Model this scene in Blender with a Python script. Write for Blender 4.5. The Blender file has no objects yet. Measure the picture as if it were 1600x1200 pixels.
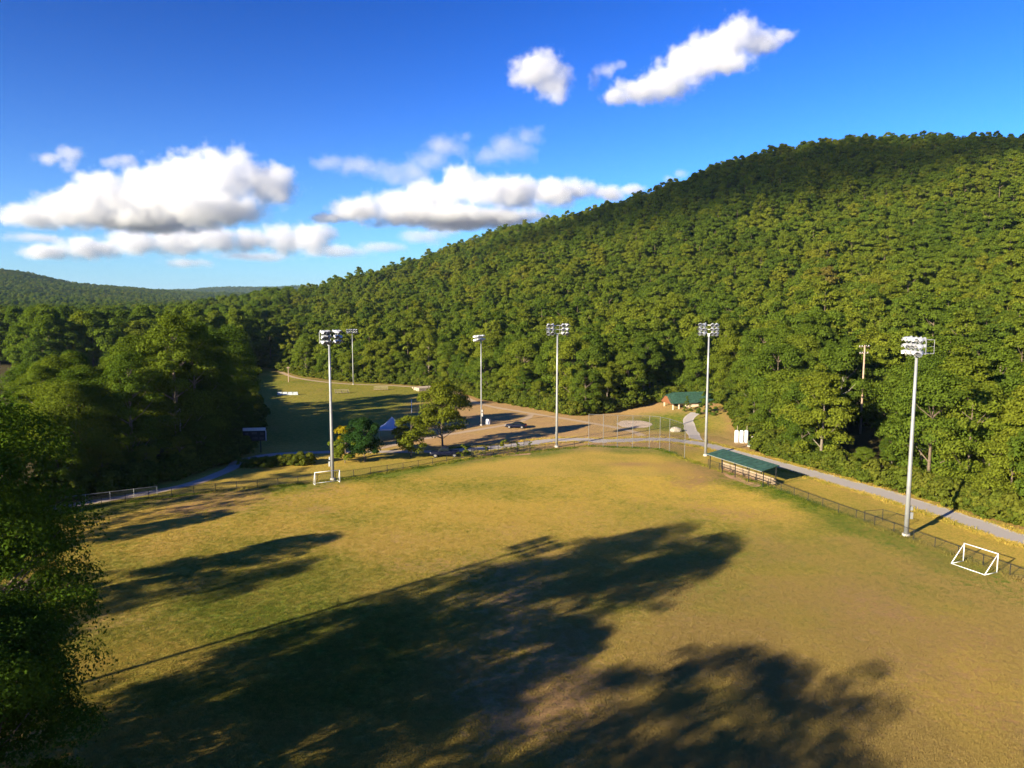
import bpy, bmesh, math, random
import numpy as np
from mathutils import Vector, Matrix

# ------------------------------------------------------------------ camera, sky, sun, exposure
sc = bpy.context.scene
col = sc.collection
R = math.radians
cam = bpy.data.cameras.new('camera')
camo = bpy.data.objects.new('camera', cam)
col.objects.link(camo)
camo.location = (0, 0, 28)
camo.rotation_euler = (R(90 - 6.2), 0, 0)
cam.sensor_width = 36
cam.lens = 25.85
cam.clip_start = 0.5
cam.clip_end = 90000
sc.camera = camo

SUN_EL = R(17.5)
SUN_DX, SUN_DY = -0.745, -0.667            # horizontal direction towards the sun
world = bpy.data.worlds.new('World')
sc.world = world
world.use_nodes = True
wn = world.node_tree
bg = wn.nodes['Background']
sky = wn.nodes.new('ShaderNodeTexSky')
sky.sky_type = 'NISHITA'
sky.sun_disc = False
sky.sun_elevation = SUN_EL
sky.sun_rotation = math.atan2(SUN_DX, SUN_DY)
sky.altitude = 200
sky.air_density = 1.0
sky.dust_density = 0.0
sky.ozone_density = 3.8
hsv = wn.nodes.new('ShaderNodeHueSaturation')
hsv.inputs['Saturation'].default_value = 1.1
tint = wn.nodes.new('ShaderNodeMixRGB')
tint.blend_type = 'MULTIPLY'
tint.inputs[0].default_value = 1.0
tint.inputs[2].default_value = (0.192, 0.262, 0.318, 1)
wn.links.new(sky.outputs[0], hsv.inputs['Color'])
wn.links.new(hsv.outputs[0], tint.inputs[1])
deep = wn.nodes.new('ShaderNodeGamma')
deep.inputs[1].default_value = 1.75
wn.links.new(tint.outputs[0], deep.inputs[0])
# pale band of air all round the horizon
geo_w = wn.nodes.new('ShaderNodeNewGeometry'); sep_w = wn.nodes.new('ShaderNodeSeparateXYZ')
wn.links.new(geo_w.outputs['Incoming'], sep_w.inputs[0])
absz = wn.nodes.new('ShaderNodeMath'); absz.operation = 'ABSOLUTE'; wn.links.new(sep_w.outputs['Z'], absz.inputs[0])
inv = wn.nodes.new('ShaderNodeMath'); inv.operation = 'SUBTRACT'; inv.inputs[0].default_value = 1.0; wn.links.new(absz.outputs[0], inv.inputs[1])
pw = wn.nodes.new('ShaderNodeMath'); pw.operation = 'POWER'; pw.inputs[1].default_value = 9.0; wn.links.new(inv.outputs[0], pw.inputs[0])
pm = wn.nodes.new('ShaderNodeMath'); pm.operation = 'MULTIPLY'; pm.inputs[1].default_value = 0.85; wn.links.new(pw.outputs[0], pm.inputs[0])
pale = wn.nodes.new('ShaderNodeMixRGB'); pale.inputs[2].default_value = (0.88, 1.30, 1.85, 1)
wn.links.new(pm.outputs[0], pale.inputs[0]); wn.links.new(deep.outputs[0], pale.inputs[1])
wn.links.new(pale.outputs[0], bg.inputs[0])
bg.inputs[1].default_value = 0.135

sun = bpy.data.lights.new('sun', 'SUN')
sun.energy = 3.5
sun.angle = R(0.5)
sun.color = (1.0, 0.87, 0.63)
suno = bpy.data.objects.new('sun', sun)
col.objects.link(suno)
suno.rotation_euler = Vector((-SUN_DX * math.cos(SUN_EL), -SUN_DY * math.cos(SUN_EL), -math.sin(SUN_EL))).to_track_quat('-Z', 'Y').to_euler()

vs = sc.view_settings
vs.view_transform = 'Standard'
vs.look = 'None'
vs.exposure = 1.9
vs.gamma = 1.0
vs.use_curve_mapping = False
cy = sc.cycles
cy.use_denoising = True
cy.denoising_prefilter = 'FAST'
cy.max_bounces = 16
cy.diffuse_bounces = 5
cy.glossy_bounces = 2
cy.transmission_bounces = 3
cy.volume_bounces = 14
cy.transparent_max_bounces = 6
cy.caustics_reflective = False
cy.caustics_refractive = False

random.seed(7)
rng = np.random.default_rng(11)

# ------------------------------------------------------------------ helpers
def tag(o, label=None, cat=None, group=None, kind=None):
    if label: o['label'] = label
    if cat: o['category'] = cat
    if group: o['group'] = group
    if kind: o['kind'] = kind
    return o

def link(name, data, parent=None, loc=None):
    o = bpy.data.objects.new(name, data)
    col.objects.link(o)
    if parent is not None: o.parent = parent
    if loc is not None: o.location = loc
    return o

def thing(name, label, cat, loc=(0, 0, 0), rz=0.0, group=None):
    o = link(name, None)
    o.location = loc
    o.rotation_euler = (0, 0, rz)
    o.empty_display_size = 0.3
    return tag(o, label, cat, group)

class MB:
    """collects shapes for ONE mesh"""
    def __init__(self):
        self.v = []; self.f = []; self.m = []; self.mi = 0
    def add(self, vs_, fs):
        b = len(self.v)
        self.v += [tuple(p) for p in vs_]
        self.f += [tuple(b + i for i in q) for q in fs]
        self.m += [self.mi] * len(fs)
        return self
    def box(self, c, s, rz=0.0, taper=1.0):
        cx, cy_, cz = c; hx, hy, hz = s[0] / 2, s[1] / 2, s[2] / 2
        cs, sn = math.cos(rz), math.sin(rz)
        vs_ = []
        for dz, k in ((-hz, 1.0), (hz, taper)):
            for dx, dy in ((-hx, -hy), (hx, -hy), (hx, hy), (-hx, hy)):
                x, y = dx * k, dy * k
                vs_.append((cx + x * cs - y * sn, cy_ + x * sn + y * cs, cz + dz))
        return self.add(vs_, [(3, 2, 1, 0), (4, 5, 6, 7), (0, 1, 5, 4), (1, 2, 6, 5), (2, 3, 7, 6), (3, 0, 4, 7)])
    def tube(self, path, r, n=8, cap=True):
        path = [Vector(p) for p in path]
        rs = r if isinstance(r, (list, tuple)) else [r] * len(path)
        rings = []
        up = Vector((0, 0, 1))
        for i, p in enumerate(path):
            d = (path[min(i + 1, len(path) - 1)] - path[max(i - 1, 0)]).normalized()
            a = d.cross(up)
            if a.length < 1e-3: a = d.cross(Vector((1, 0, 0)))
            a.normalize(); b = d.cross(a)
            rings.append([p + (a * math.cos(2 * math.pi * k / n) + b * math.sin(2 * math.pi * k / n)) * rs[i] for k in range(n)])
        vs_ = [q for ring in rings for q in ring]
        fs = []
        for i in range(len(path) - 1):
            for k in range(n):
                k2 = (k + 1) % n
                fs.append((i * n + k, i * n + k2, (i + 1) * n + k2, (i + 1) * n + k))
        if cap:
            fs.append(tuple(range(n - 1, -1, -1)))
            fs.append(tuple(range((len(path) - 1) * n, len(path) * n)))
        return self.add(vs_, fs)
    def prism(self, prof, y0, y1, k1=None):
        """profile of (x,z) swept from y0 to y1"""
        n = len(prof)
        a = [(x, y0, z) for x, z in prof]; b = [(x, y1, z) for x, z in (k1 or prof)]
        fs = [(i, (i + 1) % n, n + (i + 1) % n, n + i) for i in range(n)]
        fs += [tuple(range(n - 1, -1, -1)), tuple(range(n, 2 * n))]
        return self.add(a + b, fs)
    def build(self, name, mat, parent=None, loc=None, smooth=False):
        me = bpy.data.meshes.new(name)
        me.from_pydata(self.v, [], self.f)
        for m_ in (mat if isinstance(mat, (list, tuple)) else [mat]): me.materials.append(m_)
        if isinstance(mat, (list, tuple)): me.polygons.foreach_set('material_index', self.m)
        bm = bmesh.new(); bm.from_mesh(me); bmesh.ops.recalc_face_normals(bm, faces=bm.faces); bm.to_mesh(me); bm.free()
        if smooth: me.shade_smooth()
        return link(name, me, parent, loc)

def copy_tree(o, parent=None):
    c = o.copy(); col.objects.link(c)
    if parent is not None: c.parent = parent
    for ch in list(o.children): copy_tree(ch, c)
    return c

# ------------------------------------------------------------------ materials
def nodes(name):
    m = bpy.data.materials.new(name); m.use_nodes = True
    t = m.node_tree
    return m, t, t.nodes['Principled BSDF'], t.nodes.new, t.links.new

def surf(name, c, rough=0.7, var=0.18, scale=3.0, bump=0.0, bscale=20.0, metal=0.0, spec=0.3):
    """plain surface with blotchy colour variation and fine relief"""
    m, t, p, N, L = nodes(name)
    tc = N('ShaderNodeTexCoord')
    n1 = N('ShaderNodeTexNoise'); n1.inputs['Scale'].default_value = scale; n1.inputs['Detail'].default_value = 5
    L(tc.outputs['Object'], n1.inputs['Vector'])
    r = N('ShaderNodeValToRGB')
    r.color_ramp.elements[0].position = .3; r.color_ramp.elements[1].position = .7
    r.color_ramp.elements[0].color = tuple(x * (1 - var) for x in c) + (1,)
    r.color_ramp.elements[1].color = tuple(min(1, x * (1 + var)) for x in c) + (1,)
    L(n1.outputs[0], r.inputs[0]); L(r.outputs[0], p.inputs['Base Color'])
    p.inputs['Roughness'].default_value = rough; p.inputs['Metallic'].default_value = metal
    p.inputs['Specular IOR Level'].default_value = spec
    if bump:
        n2 = N('ShaderNodeTexNoise'); n2.inputs['Scale'].default_value = bscale; n2.inputs['Detail'].default_value = 4
        L(tc.outputs['Object'], n2.inputs['Vector'])
        b = N('ShaderNodeBump'); b.inputs['Strength'].default_value = bump; b.inputs['Distance'].default_value = .05
        L(n2.outputs[0], b.inputs['Height']); L(b.outputs[0], p.inputs['Normal'])
    return m

def leaf_mat(name, stops, trans=0.35):
    """foliage: every tree (and every leaf) its own tone"""
    m = bpy.data.materials.new(name); m.use_nodes = True
    t = m.node_tree; t.nodes.clear(); N = t.nodes.new; L = t.links.new
    o = N('ShaderNodeOutputMaterial'); oi = N('ShaderNodeObjectInfo'); ge = N('ShaderNodeNewGeometry')
    r = N('ShaderNodeValToRGB'); e = r.color_ramp.elements
    for i, (p, c) in enumerate(stops):
        q = e[i] if i < 2 else e.new(p)
        q.position = p; q.color = tuple(c) + (1,)
    nz = N('ShaderNodeTexNoise'); nz.inputs['Scale'].default_value = .011; nz.inputs['Detail'].default_value = 3
    L(oi.outputs['Location'], nz.inputs['Vector'])
    ms = N('ShaderNodeMapRange'); ms.inputs['From Min'].default_value = .33; ms.inputs['From Max'].default_value = .67; L(nz.outputs[0], ms.inputs[0])
    mm = N('ShaderNodeMath'); mm.operation = 'MULTIPLY'; mm.inputs[1].default_value = .62; L(oi.outputs['Random'], mm.inputs[0])
    ma = N('ShaderNodeMath'); ma.operation = 'MULTIPLY_ADD'; ma.inputs[1].default_value = .38; L(ms.outputs[0], ma.inputs[0]); L(mm.outputs[0], ma.inputs[2])
    L(ma.outputs[0], r.inputs[0])
    mr = N('ShaderNodeMapRange'); mr.inputs['To Min'].default_value = 0.72; mr.inputs['To Max'].default_value = 1.32
    L(ge.outputs['Random Per Island'], mr.inputs[0])
    mu = N('ShaderNodeVectorMath'); mu.operation = 'SCALE'
    L(r.outputs[0], mu.inputs[0]); L(mr.outputs[0], mu.inputs['Scale'])
    d = N('ShaderNodeBsdfDiffuse'); tr = N('ShaderNodeBsdfTranslucent'); mx = N('ShaderNodeMixShader')
    tw = N('ShaderNodeMixRGB'); tw.blend_type = 'MULTIPLY'; tw.inputs[0].default_value = 1; tw.inputs[2].default_value = (1.25, 1.2, .45, 1)
    L(mu.outputs[0], d.inputs[0]); L(mu.outputs[0], tw.inputs[1]); L(tw.outputs[0], tr.inputs[0])
    mx.inputs[0].default_value = trans
    L(d.outputs[0], mx.inputs[1]); L(tr.outputs[0], mx.inputs[2]); L(mx.outputs[0], o.inputs['Surface'])
    return m

M = {}
M['bark'] = surf('bark', (.16, .12, .085), .9, .35, 6, .6, 14)
M['dull_bark'] = surf('dull_bark', (.20, .165, .125), .9, .35, 4, .4, 14)
M['pale_bark'] = surf('pale_bark', (.40, .35, .28), .9, .35, 4, .4, 14)
WOODS = [(0.0, (0.057, 0.098, 0.014)), (.2, (0.081, 0.126, 0.015)), (.42, (0.109, 0.156, 0.017)), (.62, (0.139, 0.175, 0.018)), (.8, (0.170, 0.195, 0.019)), (.93, (0.185, 0.191, 0.021)), (1.0, (0.179, 0.152, 0.030))]
M['leaf_hill'] = leaf_mat('leaf_hill', WOODS)
M['leaf_wood'] = leaf_mat('leaf_wood', [(0.0, (.062, .108, .013)), (.4, (.094, .146, .015)), (.75, (.130, .172, .017)), (1.0, (.165, .190, .018))])
M['leaf_near'] = leaf_mat('leaf_near', [(0, (.046, .094, .011)), (.6, (.075, .128, .013)), (1, (.100, .150, .015))])
M['leaf_dark'] = leaf_mat('leaf_dark', [(0, (.022, .060, .014)), (1, (.034, .076, .016))])
M['leaf_yellow'] = leaf_mat('leaf_yellow', [(0, (.30, .24, .010)), (1, (.30, .24, .010))])
M['leaf_fresh'] = leaf_mat('leaf_fresh', [(0, (.115, .150, .014)), (1, (.150, .165, .016))])
M['leaf_scrub'] = leaf_mat('leaf_scrub', [(0, (.06, .09, .013)), (.5, (.10, .13, .016)), (.85, (.15, .16, .022)), (1, (.22, .17, .05))])
M['galv'] = surf('galvanised_steel', (.36, .37, .37), .45, .10, 2, 0, 20, .35)
M['dark_galv'] = surf('weathered_steel', (.20, .20, .19), .55, .12, 2, 0, 20, .3)
M['lamp'] = surf('lamp_housing', (.58, .59, .60), .35, .08, 3, 0, 20, .3)
M['lamp_glass'] = surf('lamp_glass', (.10, .11, .13), .12, .05, 3, 0, 20, 0, .6)
M['black_metal'] = surf('black_coated_steel', (.025, .025, .025), .5, .2, 5)
M['wire'] = surf('chain_link_wire', (.05, .05, .048), .6, .2, 5)
M['white'] = surf('white_paint', (.78, .78, .76), .5, .06, 3)
M['green_roof'] = surf('green_metal_roof', (.040, .095, .062), .55, .35, 1.6, 0, 20, .1)
M['cream'] = surf('cream_masonry', (.62, .50, .38), .85, .10, 2, .3, 10)
M['stone'] = surf('buff_block', (.36, .27, .18), .9, .15, 2, .4, 8)
M['orange_wood'] = surf('orange_stained_wood', (.22, .09, .04), .65, .25, 4)
M['dark_wood'] = surf('dark_wood', (.07, .045, .03), .8, .25, 4)
M['pole_wood'] = surf('utility_pole_wood', (.42, .30, .22), .9, .2, 3)
M['concrete'] = surf('concrete', (.46, .43, .37), .9, .15, 2, .4, 12)
M['rock'] = surf('limestone', (.42, .37, .30), .95, .25, 2, .8, 5)
M['dark_inside'] = surf('shadowy_inside', (.03, .028, .025), .9)
M['car_blue'] = surf('navy_car_paint', (.006, .008, .024), .45, .1, 2, 0, 20, .0, .12)
M['car_glass'] = surf('car_glass', (.012, .018, .024), .15, .05, 2, 0, 20, 0, .3)
M['tyre'] = surf('tyre_rubber', (.02, .02, .02), .85)
M['rim'] = surf('alloy', (.55, .55, .56), .3, .05, 2, 0, 20, .7)
M['red_lens'] = surf('red_lens', (.35, .02, .015), .25)
M['clear_lens'] = surf('clear_lens', (.7, .7, .68), .2)
M['transformer'] = surf('green_cabinet', (.06, .085, .05), .55)
M['canvas'] = surf('shade_tinted_canvas', (.46, .50, .58), .8, .05, 2)  # white cloth toned blue-grey: shade put into the colour
M['board_black'] = surf('scoreboard_black', (.012, .012, .014), .5)
M['board_pale'] = surf('scoreboard_header', (.50, .54, .58), .5, .35, 6)
M['pale_plastic'] = surf('shade_tinted_plastic', (.42, .47, .52), .6, .15, 2)  # white barrier plastic with bluish shade painted into its colour
M['lumber'] = surf('pale_lumber', (.58, .46, .33), .85, .2, 4)
M['dirt'] = surf('bare_dirt', (.46, .27, .14), .95, .2, .6, .5, 6)
M['sand'] = surf('pale_sand', (.58, .45, .33), .95, .2, .5, .5, 5)

# ------------------------------------------------------------------ lie of the land
def _hash(ix,iy,seed):
    n=(ix*374761393+iy*668265263+seed*1442695041)&0xffffffff
    n=((n^(n>>13))*1274126177)&0xffffffff
    return ((n^(n>>16))&0xffff)/65535.0
def vnoise(x,y,seed=0):
    x=np.asarray(x,float);y=np.asarray(y,float)
    ix=np.floor(x).astype(np.int64);iy=np.floor(y).astype(np.int64);fx=x-ix;fy=y-iy
    fx=fx*fx*(3-2*fx);fy=fy*fy*(3-2*fy)
    a=_hash(ix,iy,seed);b=_hash(ix+1,iy,seed);c=_hash(ix,iy+1,seed);d=_hash(ix+1,iy+1,seed)
    return a+(b-a)*fx+(c-a)*fy+(a-b-c+d)*fx*fy
def fbm(x,y,seed=0,o=4):
    v=0;a=.5;t=0
    for k in range(o):
        v=v+a*vnoise(np.asarray(x)*2**k,np.asarray(y)*2**k,seed+k);t+=a;a*=.5
    return v/t
def sstep(a,b,x): 
    q=np.clip((np.asarray(x,float)-a)/(b-a),0,1); return q*q*(3-2*q)
P0=(65.,93.); DIR=(-.5936,.8048); NRM=(.8048,.5936)
FOOT=[(95,45),(80,68),(65.3,91.4),(57.3,107.4),(52.5,118),(48.5,132.7),(49,146),(52,165),(56,182),(52,200),(36,197),(16.1,184),(8.5,194.5),(-7.5,214.2),(-21.7,247.7),(-40.6,258.7),(-60.1,266.2),(-82.4,287.5),(-102.3,318),(-125,345)]
def st(x,y):
    dx=np.asarray(x,float)-P0[0];dy=np.asarray(y,float)-P0[1]
    return dx*NRM[0]+dy*NRM[1], dx*DIR[0]+dy*DIR[1]
_ft=[];_fs=[]
for p in FOOT:
    s_,t_=st(*p); _ft.append(float(t_)); _fs.append(float(s_))
_o=np.argsort(_ft); _ft=np.array(_ft)[_o]; _fs=np.array(_fs)[_o]
def sfoot(t): return np.interp(t,_ft,_fs)
def height(x,y):
    x=np.asarray(x,float);y=np.asarray(y,float)
    s,t=st(x,y)
    Hc=np.interp(t,[-600,-200,60,130,200,258,308,345,397,431,484,560,640,700,765,800,866,950,1080,1250],[140,135,130,132,144,156,166,169,163,155,139,126,121,90,72,60,36,16,5,0])
    S=np.interp(t,[-200,232,638,740,860],[600,540,490,540,640])
    q=(s-26)/S; qq=np.clip(q,0,1)
    prof=.62*qq*qq*(3-2*qq)+.38*qq
    prof=np.where(q>1,1-.25*(q-1),prof); prof=np.maximum(prof,0)
    w=sstep(25,160,s)
    h=.96*Hc*prof+w*np.minimum(Hc/100,1)*(24*(fbm(x/210,y/210,3,3)-.5)+9*(fbm(x/70,y/70,9,2)-.5))
    # hills on the left, far ridge
    def bump(cx,cy,ax,ay,rot,A):
        c,sn=math.cos(rot),math.sin(rot); dx=x-cx;dy=y-cy
        a=(dx*c+dy*sn)/ax; b=(-dx*sn+dy*c)/ay
        return A*np.exp(-(a*a+b*b))
    n=1+.25*(fbm(x/300,y/300,21,3)-.5)*2
    h2=(bump(-1750,1500,680,600,0,125)+bump(-1500,2200,500,500,0,60)+bump(-1250,2900,520,400,0,54)+bump(-2900,2500,900,900,0,120))*n
    h3=(bump(-1500,5200,1500,500,-.1,112)+bump(600,5600,1600,500,.0,100)+bump(-4200,5200,1500,700,0,120))*(1+.2*(fbm(x/500,y/500,31,3)-.5)*2)
    return np.maximum(h,0)+h2+h3

# ------------------------------------------------------------------ the ground: one sheet to the horizon
FENCE_L = [(-75, 89), (-62.4, 97.2), (-54.9, 102.4), (-47.4, 106.6), (-41.2, 109.8), (-32, 113.2), (-25.1, 117.6), (-17.5, 123.2), (-9.3, 130.2), (-6.4, 132.1), (3.4, 137.8), (15.2, 143.7)]
FENCE_R = [(31.4, 131.6), (34, 125.2), (38.4, 114.4), (39.8, 110.4), (43.6, 97.8), (46.7, 89.2), (48.5, 83.1), (52.1, 72.2), (57, 57), (62, 42)]
BACK = [(15.2, 143.7), (18.0, 143.0), (20.7, 142.4), (23.6, 141.8), (26.8, 141.5), (28.6, 140.2), (29.9, 137.6), (31.4, 131.6)]
WOOD_L = [(-52, 20), (-60, 60), (-68, 88), (-66, 99.5), (-60, 107), (-54.5, 116), (-52, 124), (-51, 135), (-54, 151), (-64, 183.2), (-88, 240), (-106, 300), (-120, 352)]

def poly_dist(x, y, pts):
    best = np.full(np.shape(x), 1e9)
    for (ax, ay), (bx, by) in zip(pts[:-1], pts[1:]):
        dx, dy = bx - ax, by - ay
        q = np.clip(((x - ax) * dx + (y - ay) * dy) / (dx * dx + dy * dy), 0, 1)
        best = np.minimum(best, np.hypot(x - ax - q * dx, y - ay - q * dy))
    return best
def inside(x, y, poly):
    r = np.zeros(np.shape(x), bool)
    for (ax, ay), (bx, by) in zip(poly, poly[1:] + poly[:1]):
        c = ((ay > y) != (by > y)) & (x < (bx - ax) * (y - ay) / (by - ay + 1e-12) + ax)
        r ^= c
    return r
WL = np.array(WOOD_L)
def wood_edge(y):                                   # x of the left wood's edge at a given y
    return np.interp(y, WL[:, 1], WL[:, 0])
FIELD = FENCE_L + BACK[1:] + FENCE_R[1:] + [(66, -40), (-60, -40), (-62, 20), (-72, 70)]

def axis(lo, hi, step, far_lo, far_hi, grow):
    a = list(np.arange(lo, hi + step / 2, step)); s = step; x = hi
    while x < far_hi: s *= grow; x += s; a.append(x)
    s = step; x = lo
    while x > far_lo: s *= grow; x -= s; a.insert(0, x)
    return np.array(a)
GX = axis(-110, 110, 0.8, -14000, 14000, 1.09)
GY = axis(20, 320, 0.8, -9000, 16000, 1.08)
gx, gy = np.meshgrid(GX, GY)
gz = height(gx, gy)
nx, ny = len(GX), len(GY)
gv = np.stack([gx.ravel(), gy.ravel(), gz.ravel()], 1)
ii = (np.arange(ny - 1)[:, None] * nx + np.arange(nx - 1)[None, :]).ravel()
gf = np.stack([ii, ii + 1, ii + nx + 1, ii + nx], 1)

def mesh_np(name, v, f, mats, parent=None, midx=None, smooth=False):
    me = bpy.data.meshes.new(name)
    k = f.shape[1]
    me.vertices.add(len(v)); me.vertices.foreach_set('co', np.ascontiguousarray(v, np.float32).ravel())
    me.loops.add(f.size); me.loops.foreach_set('vertex_index', np.ascontiguousarray(f, np.int32).ravel())
    me.polygons.add(len(f)); me.polygons.foreach_set('loop_start', np.arange(0, f.size, k, dtype=np.int32))
    for m_ in mats: me.materials.append(m_)
    if midx is not None: me.polygons.foreach_set('material_index', np.ascontiguousarray(midx, np.int32))
    me.update(calc_edges=True)
    if smooth: me.shade_smooth()
    return me

# what grows or lies where: r dry grass, g bare earth, b woodland floor, a lush green
X, Y = gx.ravel(), gy.ravel()
S_, T_ = st(X, Y)
infield = inside(X, Y, FIELD)
n1 = fbm(X / 14, Y / 14, 41, 4); n2 = fbm(X / 5, Y / 5, 51, 3); n3 = fbm(X / 40, Y / 40, 61, 3)
dL = poly_dist(X, Y, FENCE_L); dR = poly_dist(X, Y, FENCE_R); dB = poly_dist(X, Y, BACK)
dF = np.minimum(np.minimum(dL, dR), dB)
home = np.hypot(X - 24, Y - 138)
dry = np.full(X.shape, .62) + (n1 - .5) * .9 + (n3 - .5) * .5
f_dry = .80 + (n1 - .5) * 1.0 + (n2 - .5) * .55 + (n3 - .5) * .7 + .10 * sstep(40, 110, Y)
f_dry -= .75 * sstep(7.5, 1.5, dF + (n1 - .5) * 6) * sstep(30, 60, Y)               # greener strip along the fence
f_dry -= .55 * np.exp(-((X + 22) / 26) ** 2 - ((Y - 58) / 11) ** 2)                  # greener ground on the left
f_dry -= .40 * np.exp(-((X - 20) / 18) ** 2 - ((Y - 74) / 12) ** 2)
f_dry -= .35 * np.exp(-((X + 6) / 16) ** 2 - ((Y - 112) / 7) ** 2)
f_dry += .10 * np.sin(np.hypot(X - 30, Y - 118) * 1.1) * sstep(26, 8, np.hypot(X - 30, Y - 112))   # mowing arcs
dry = np.where(infield, f_dry, dry)
meadow = sstep(-20, -34, X + (n1 - .5) * 22) * sstep(140, 156, Y)                      # far meadow: green
dry = np.where(infield, dry, dry * (1 - meadow) + meadow * (.30 + (n1 - .5) * .5))
lawn = np.exp(-((X - 38) / 10) ** 2 - ((Y - 170) / 13) ** 2)
warm = sstep(-36, -16, X + (n1 - .5) * 14) * sstep(135, 148, Y) * sstep(235, 200, Y) * (1 - np.clip(lawn * 1.8, 0, 1)) * sstep(60, 34, X)     # scorched orange ground
dry = np.where(infield, dry, np.maximum(dry, warm * (1.02 + (n2 - .5) * .3)))
lawn = np.exp(-((X - 37) / 9) ** 2 - ((Y - 172) / 12) ** 2)
dry = np.where(infield, dry, dry * (1 - np.clip(lawn * 1.6, 0, 1)) + .12 * np.clip(lawn * 1.6, 0, 1))
bare = np.clip((fbm(X / 9, Y / 9, 71, 4) - .62) * 3, 0, 1) * .45
bare = np.where(infield, bare * .9 + np.clip((fbm(X / 17, Y / 17, 81, 4) - .56) * 3.2, 0, .6), bare)
bare += .75 * np.exp(-((X - 21) / 4.5) ** 2 - ((Y - 127) / 1.8) ** 2) * infield
bare += .5 * np.exp(-((X - 30) / 5) ** 2 - ((Y - 96) / 2.5) ** 2) * infield
bare += .4 * np.exp(-((X + 38) / 9) ** 2 - ((Y - 62) / 2.5) ** 2)
bare += warm * .55 * (n2 > .42)
floor_ = np.maximum(sstep(-1, 5, S_ - sfoot(T_)), sstep(2, -4, X - wood_edge(Y)) * (Y > 30))
floor_ = np.where(infield, floor_ * sstep(-58, -66, X), floor_)
edge_scorch = sstep(5, 1, np.abs(S_ - sfoot(T_) + 2)) * .6
bare = np.where(infield, bare, bare + edge_scorch * (n2 > .4))
bare = bare * (1 - np.clip(lawn * 1.5, 0, 1))
dead = np.clip(sstep(112, 58, Y + (n3 - .5) * 30) * (.30 + .70 * sstep(-30, 28, X + (n1 - .5) * 24)) * (.45 + 1.1 * n2), 0, 1) * infield  # dead grass plus vignette darkening painted in towards the near right
cov = np.stack([np.clip(dry, 0, 1), np.clip(bare, 0, 1), np.clip(floor_, 0, 1), warm], 1).astype(np.float32)

def ground_mat():
    m, t, p, N, L = nodes('grass_and_earth')
    a = N('ShaderNodeAttribute'); a.attribute_name = 'cover'
    sep = N('ShaderNodeSeparateColor'); L(a.outputs['Color'], sep.inputs[0])
    geo = N('ShaderNodeNewGeometry')
    def noise(s, d=5, r=.6):
        n = N('ShaderNodeTexNoise'); n.inputs['Scale'].default_value = s; n.inputs['Detail'].default_value = d; n.inputs['Roughness'].default_value = r
        L(geo.outputs['Position'], n.inputs['Vector']); return n.outputs[0]
    def mix(f, c1, c2):
        n = N('ShaderNodeMixRGB')
        for i, x in enumerate((f, c1, c2)):
            if isinstance(x, tuple): n.inputs[i].default_value = x + (1,)
            elif isinstance(x, float): n.inputs[i].default_value = x
            else: L(x, n.inputs[i])
        return n.outputs[0]
    def mth(op, x, y, z=None):
        n = N('ShaderNodeMath'); n.operation = op
        for i, q in enumerate((x, y, z)):
            if q is None: continue
            if isinstance(q, float): n.inputs[i].default_value = q
            else: L(q, n.inputs[i])
        n.use_clamp = op != 'SUBTRACT'
        return n.outputs[0]
    fine = noise(1.1, 6, .7); tuft = noise(4.0, 4, .7); wide = noise(.12, 4)
    dryf = mth('MULTIPLY_ADD', mth('SUBTRACT', fine, .5), 1.5, sep.outputs[0])
    dryf = mth('MULTIPLY_ADD', mth('SUBTRACT', tuft, .5), .9, dryf)
    straw = mix(wide, (.48, .315, .050), (.60, .415, .085))
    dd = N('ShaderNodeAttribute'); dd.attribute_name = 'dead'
    straw = mix(mth('MULTIPLY_ADD', mth('SUBTRACT', fine, .5), .6, dd.outputs['Fac']), straw, (.335, .225, .075))  # dead-grass brown, also carrying the painted vignette
    green = mix(fine, (.075, .130, .012), (.19, .235, .020))
    g = mix(dryf, green, straw)
    earth = mix(fine, (.27, .15, .06), (.47, .27, .12))
    bf = mth('MULTIPLY_ADD', mth('SUBTRACT', fine, .5), 1.2, sep.outputs[1])
    g = mix(bf, g, earth)
    g = mix(mth('MULTIPLY', a.outputs['Alpha'], .75), g, mix(fine, (.42, .245, .105), (.56, .365, .18)))
    g = mix(sep.outputs[2], g, mix(fine, (.05, .045, .018), (.11, .085, .035)))
    dark = mix(mth('MULTIPLY_ADD', mth('SUBTRACT', tuft, .42), 2.6, .5), (.62, .62, .6), (1.12, 1.12, 1.1))
    n = N('ShaderNodeMixRGB'); n.blend_type = 'MULTIPLY'; n.inputs[0].default_value = .85
    L(g, n.inputs[1]); L(dark, n.inputs[2])
    L(n.outputs[0], p.inputs['Base Color'])
    p.inputs['Roughness'].default_value = .95; p.inputs['Specular IOR Level'].default_value = .1
    bsum = mth('MULTIPLY_ADD', noise(7.0, 3, .7), .6, mth('MULTIPLY', fine, .6))
    b = N('ShaderNodeBump'); b.inputs['Strength'].default_value = .8; b.inputs['Distance'].default_value = .22
    L(bsum, b.inputs['Height']); L(b.outputs[0], p.inputs['Normal'])
    return m
M['ground'] = ground_mat()
gme = mesh_np('ground', gv, gf, [M['ground']], smooth=True)
at_ = gme.color_attributes.new('cover', 'FLOAT_COLOR', 'POINT')
at_.data.foreach_set('color', cov.ravel())
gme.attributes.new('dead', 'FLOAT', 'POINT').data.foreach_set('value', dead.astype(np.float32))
ground = tag(link('ground', gme), kind='structure')

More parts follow.
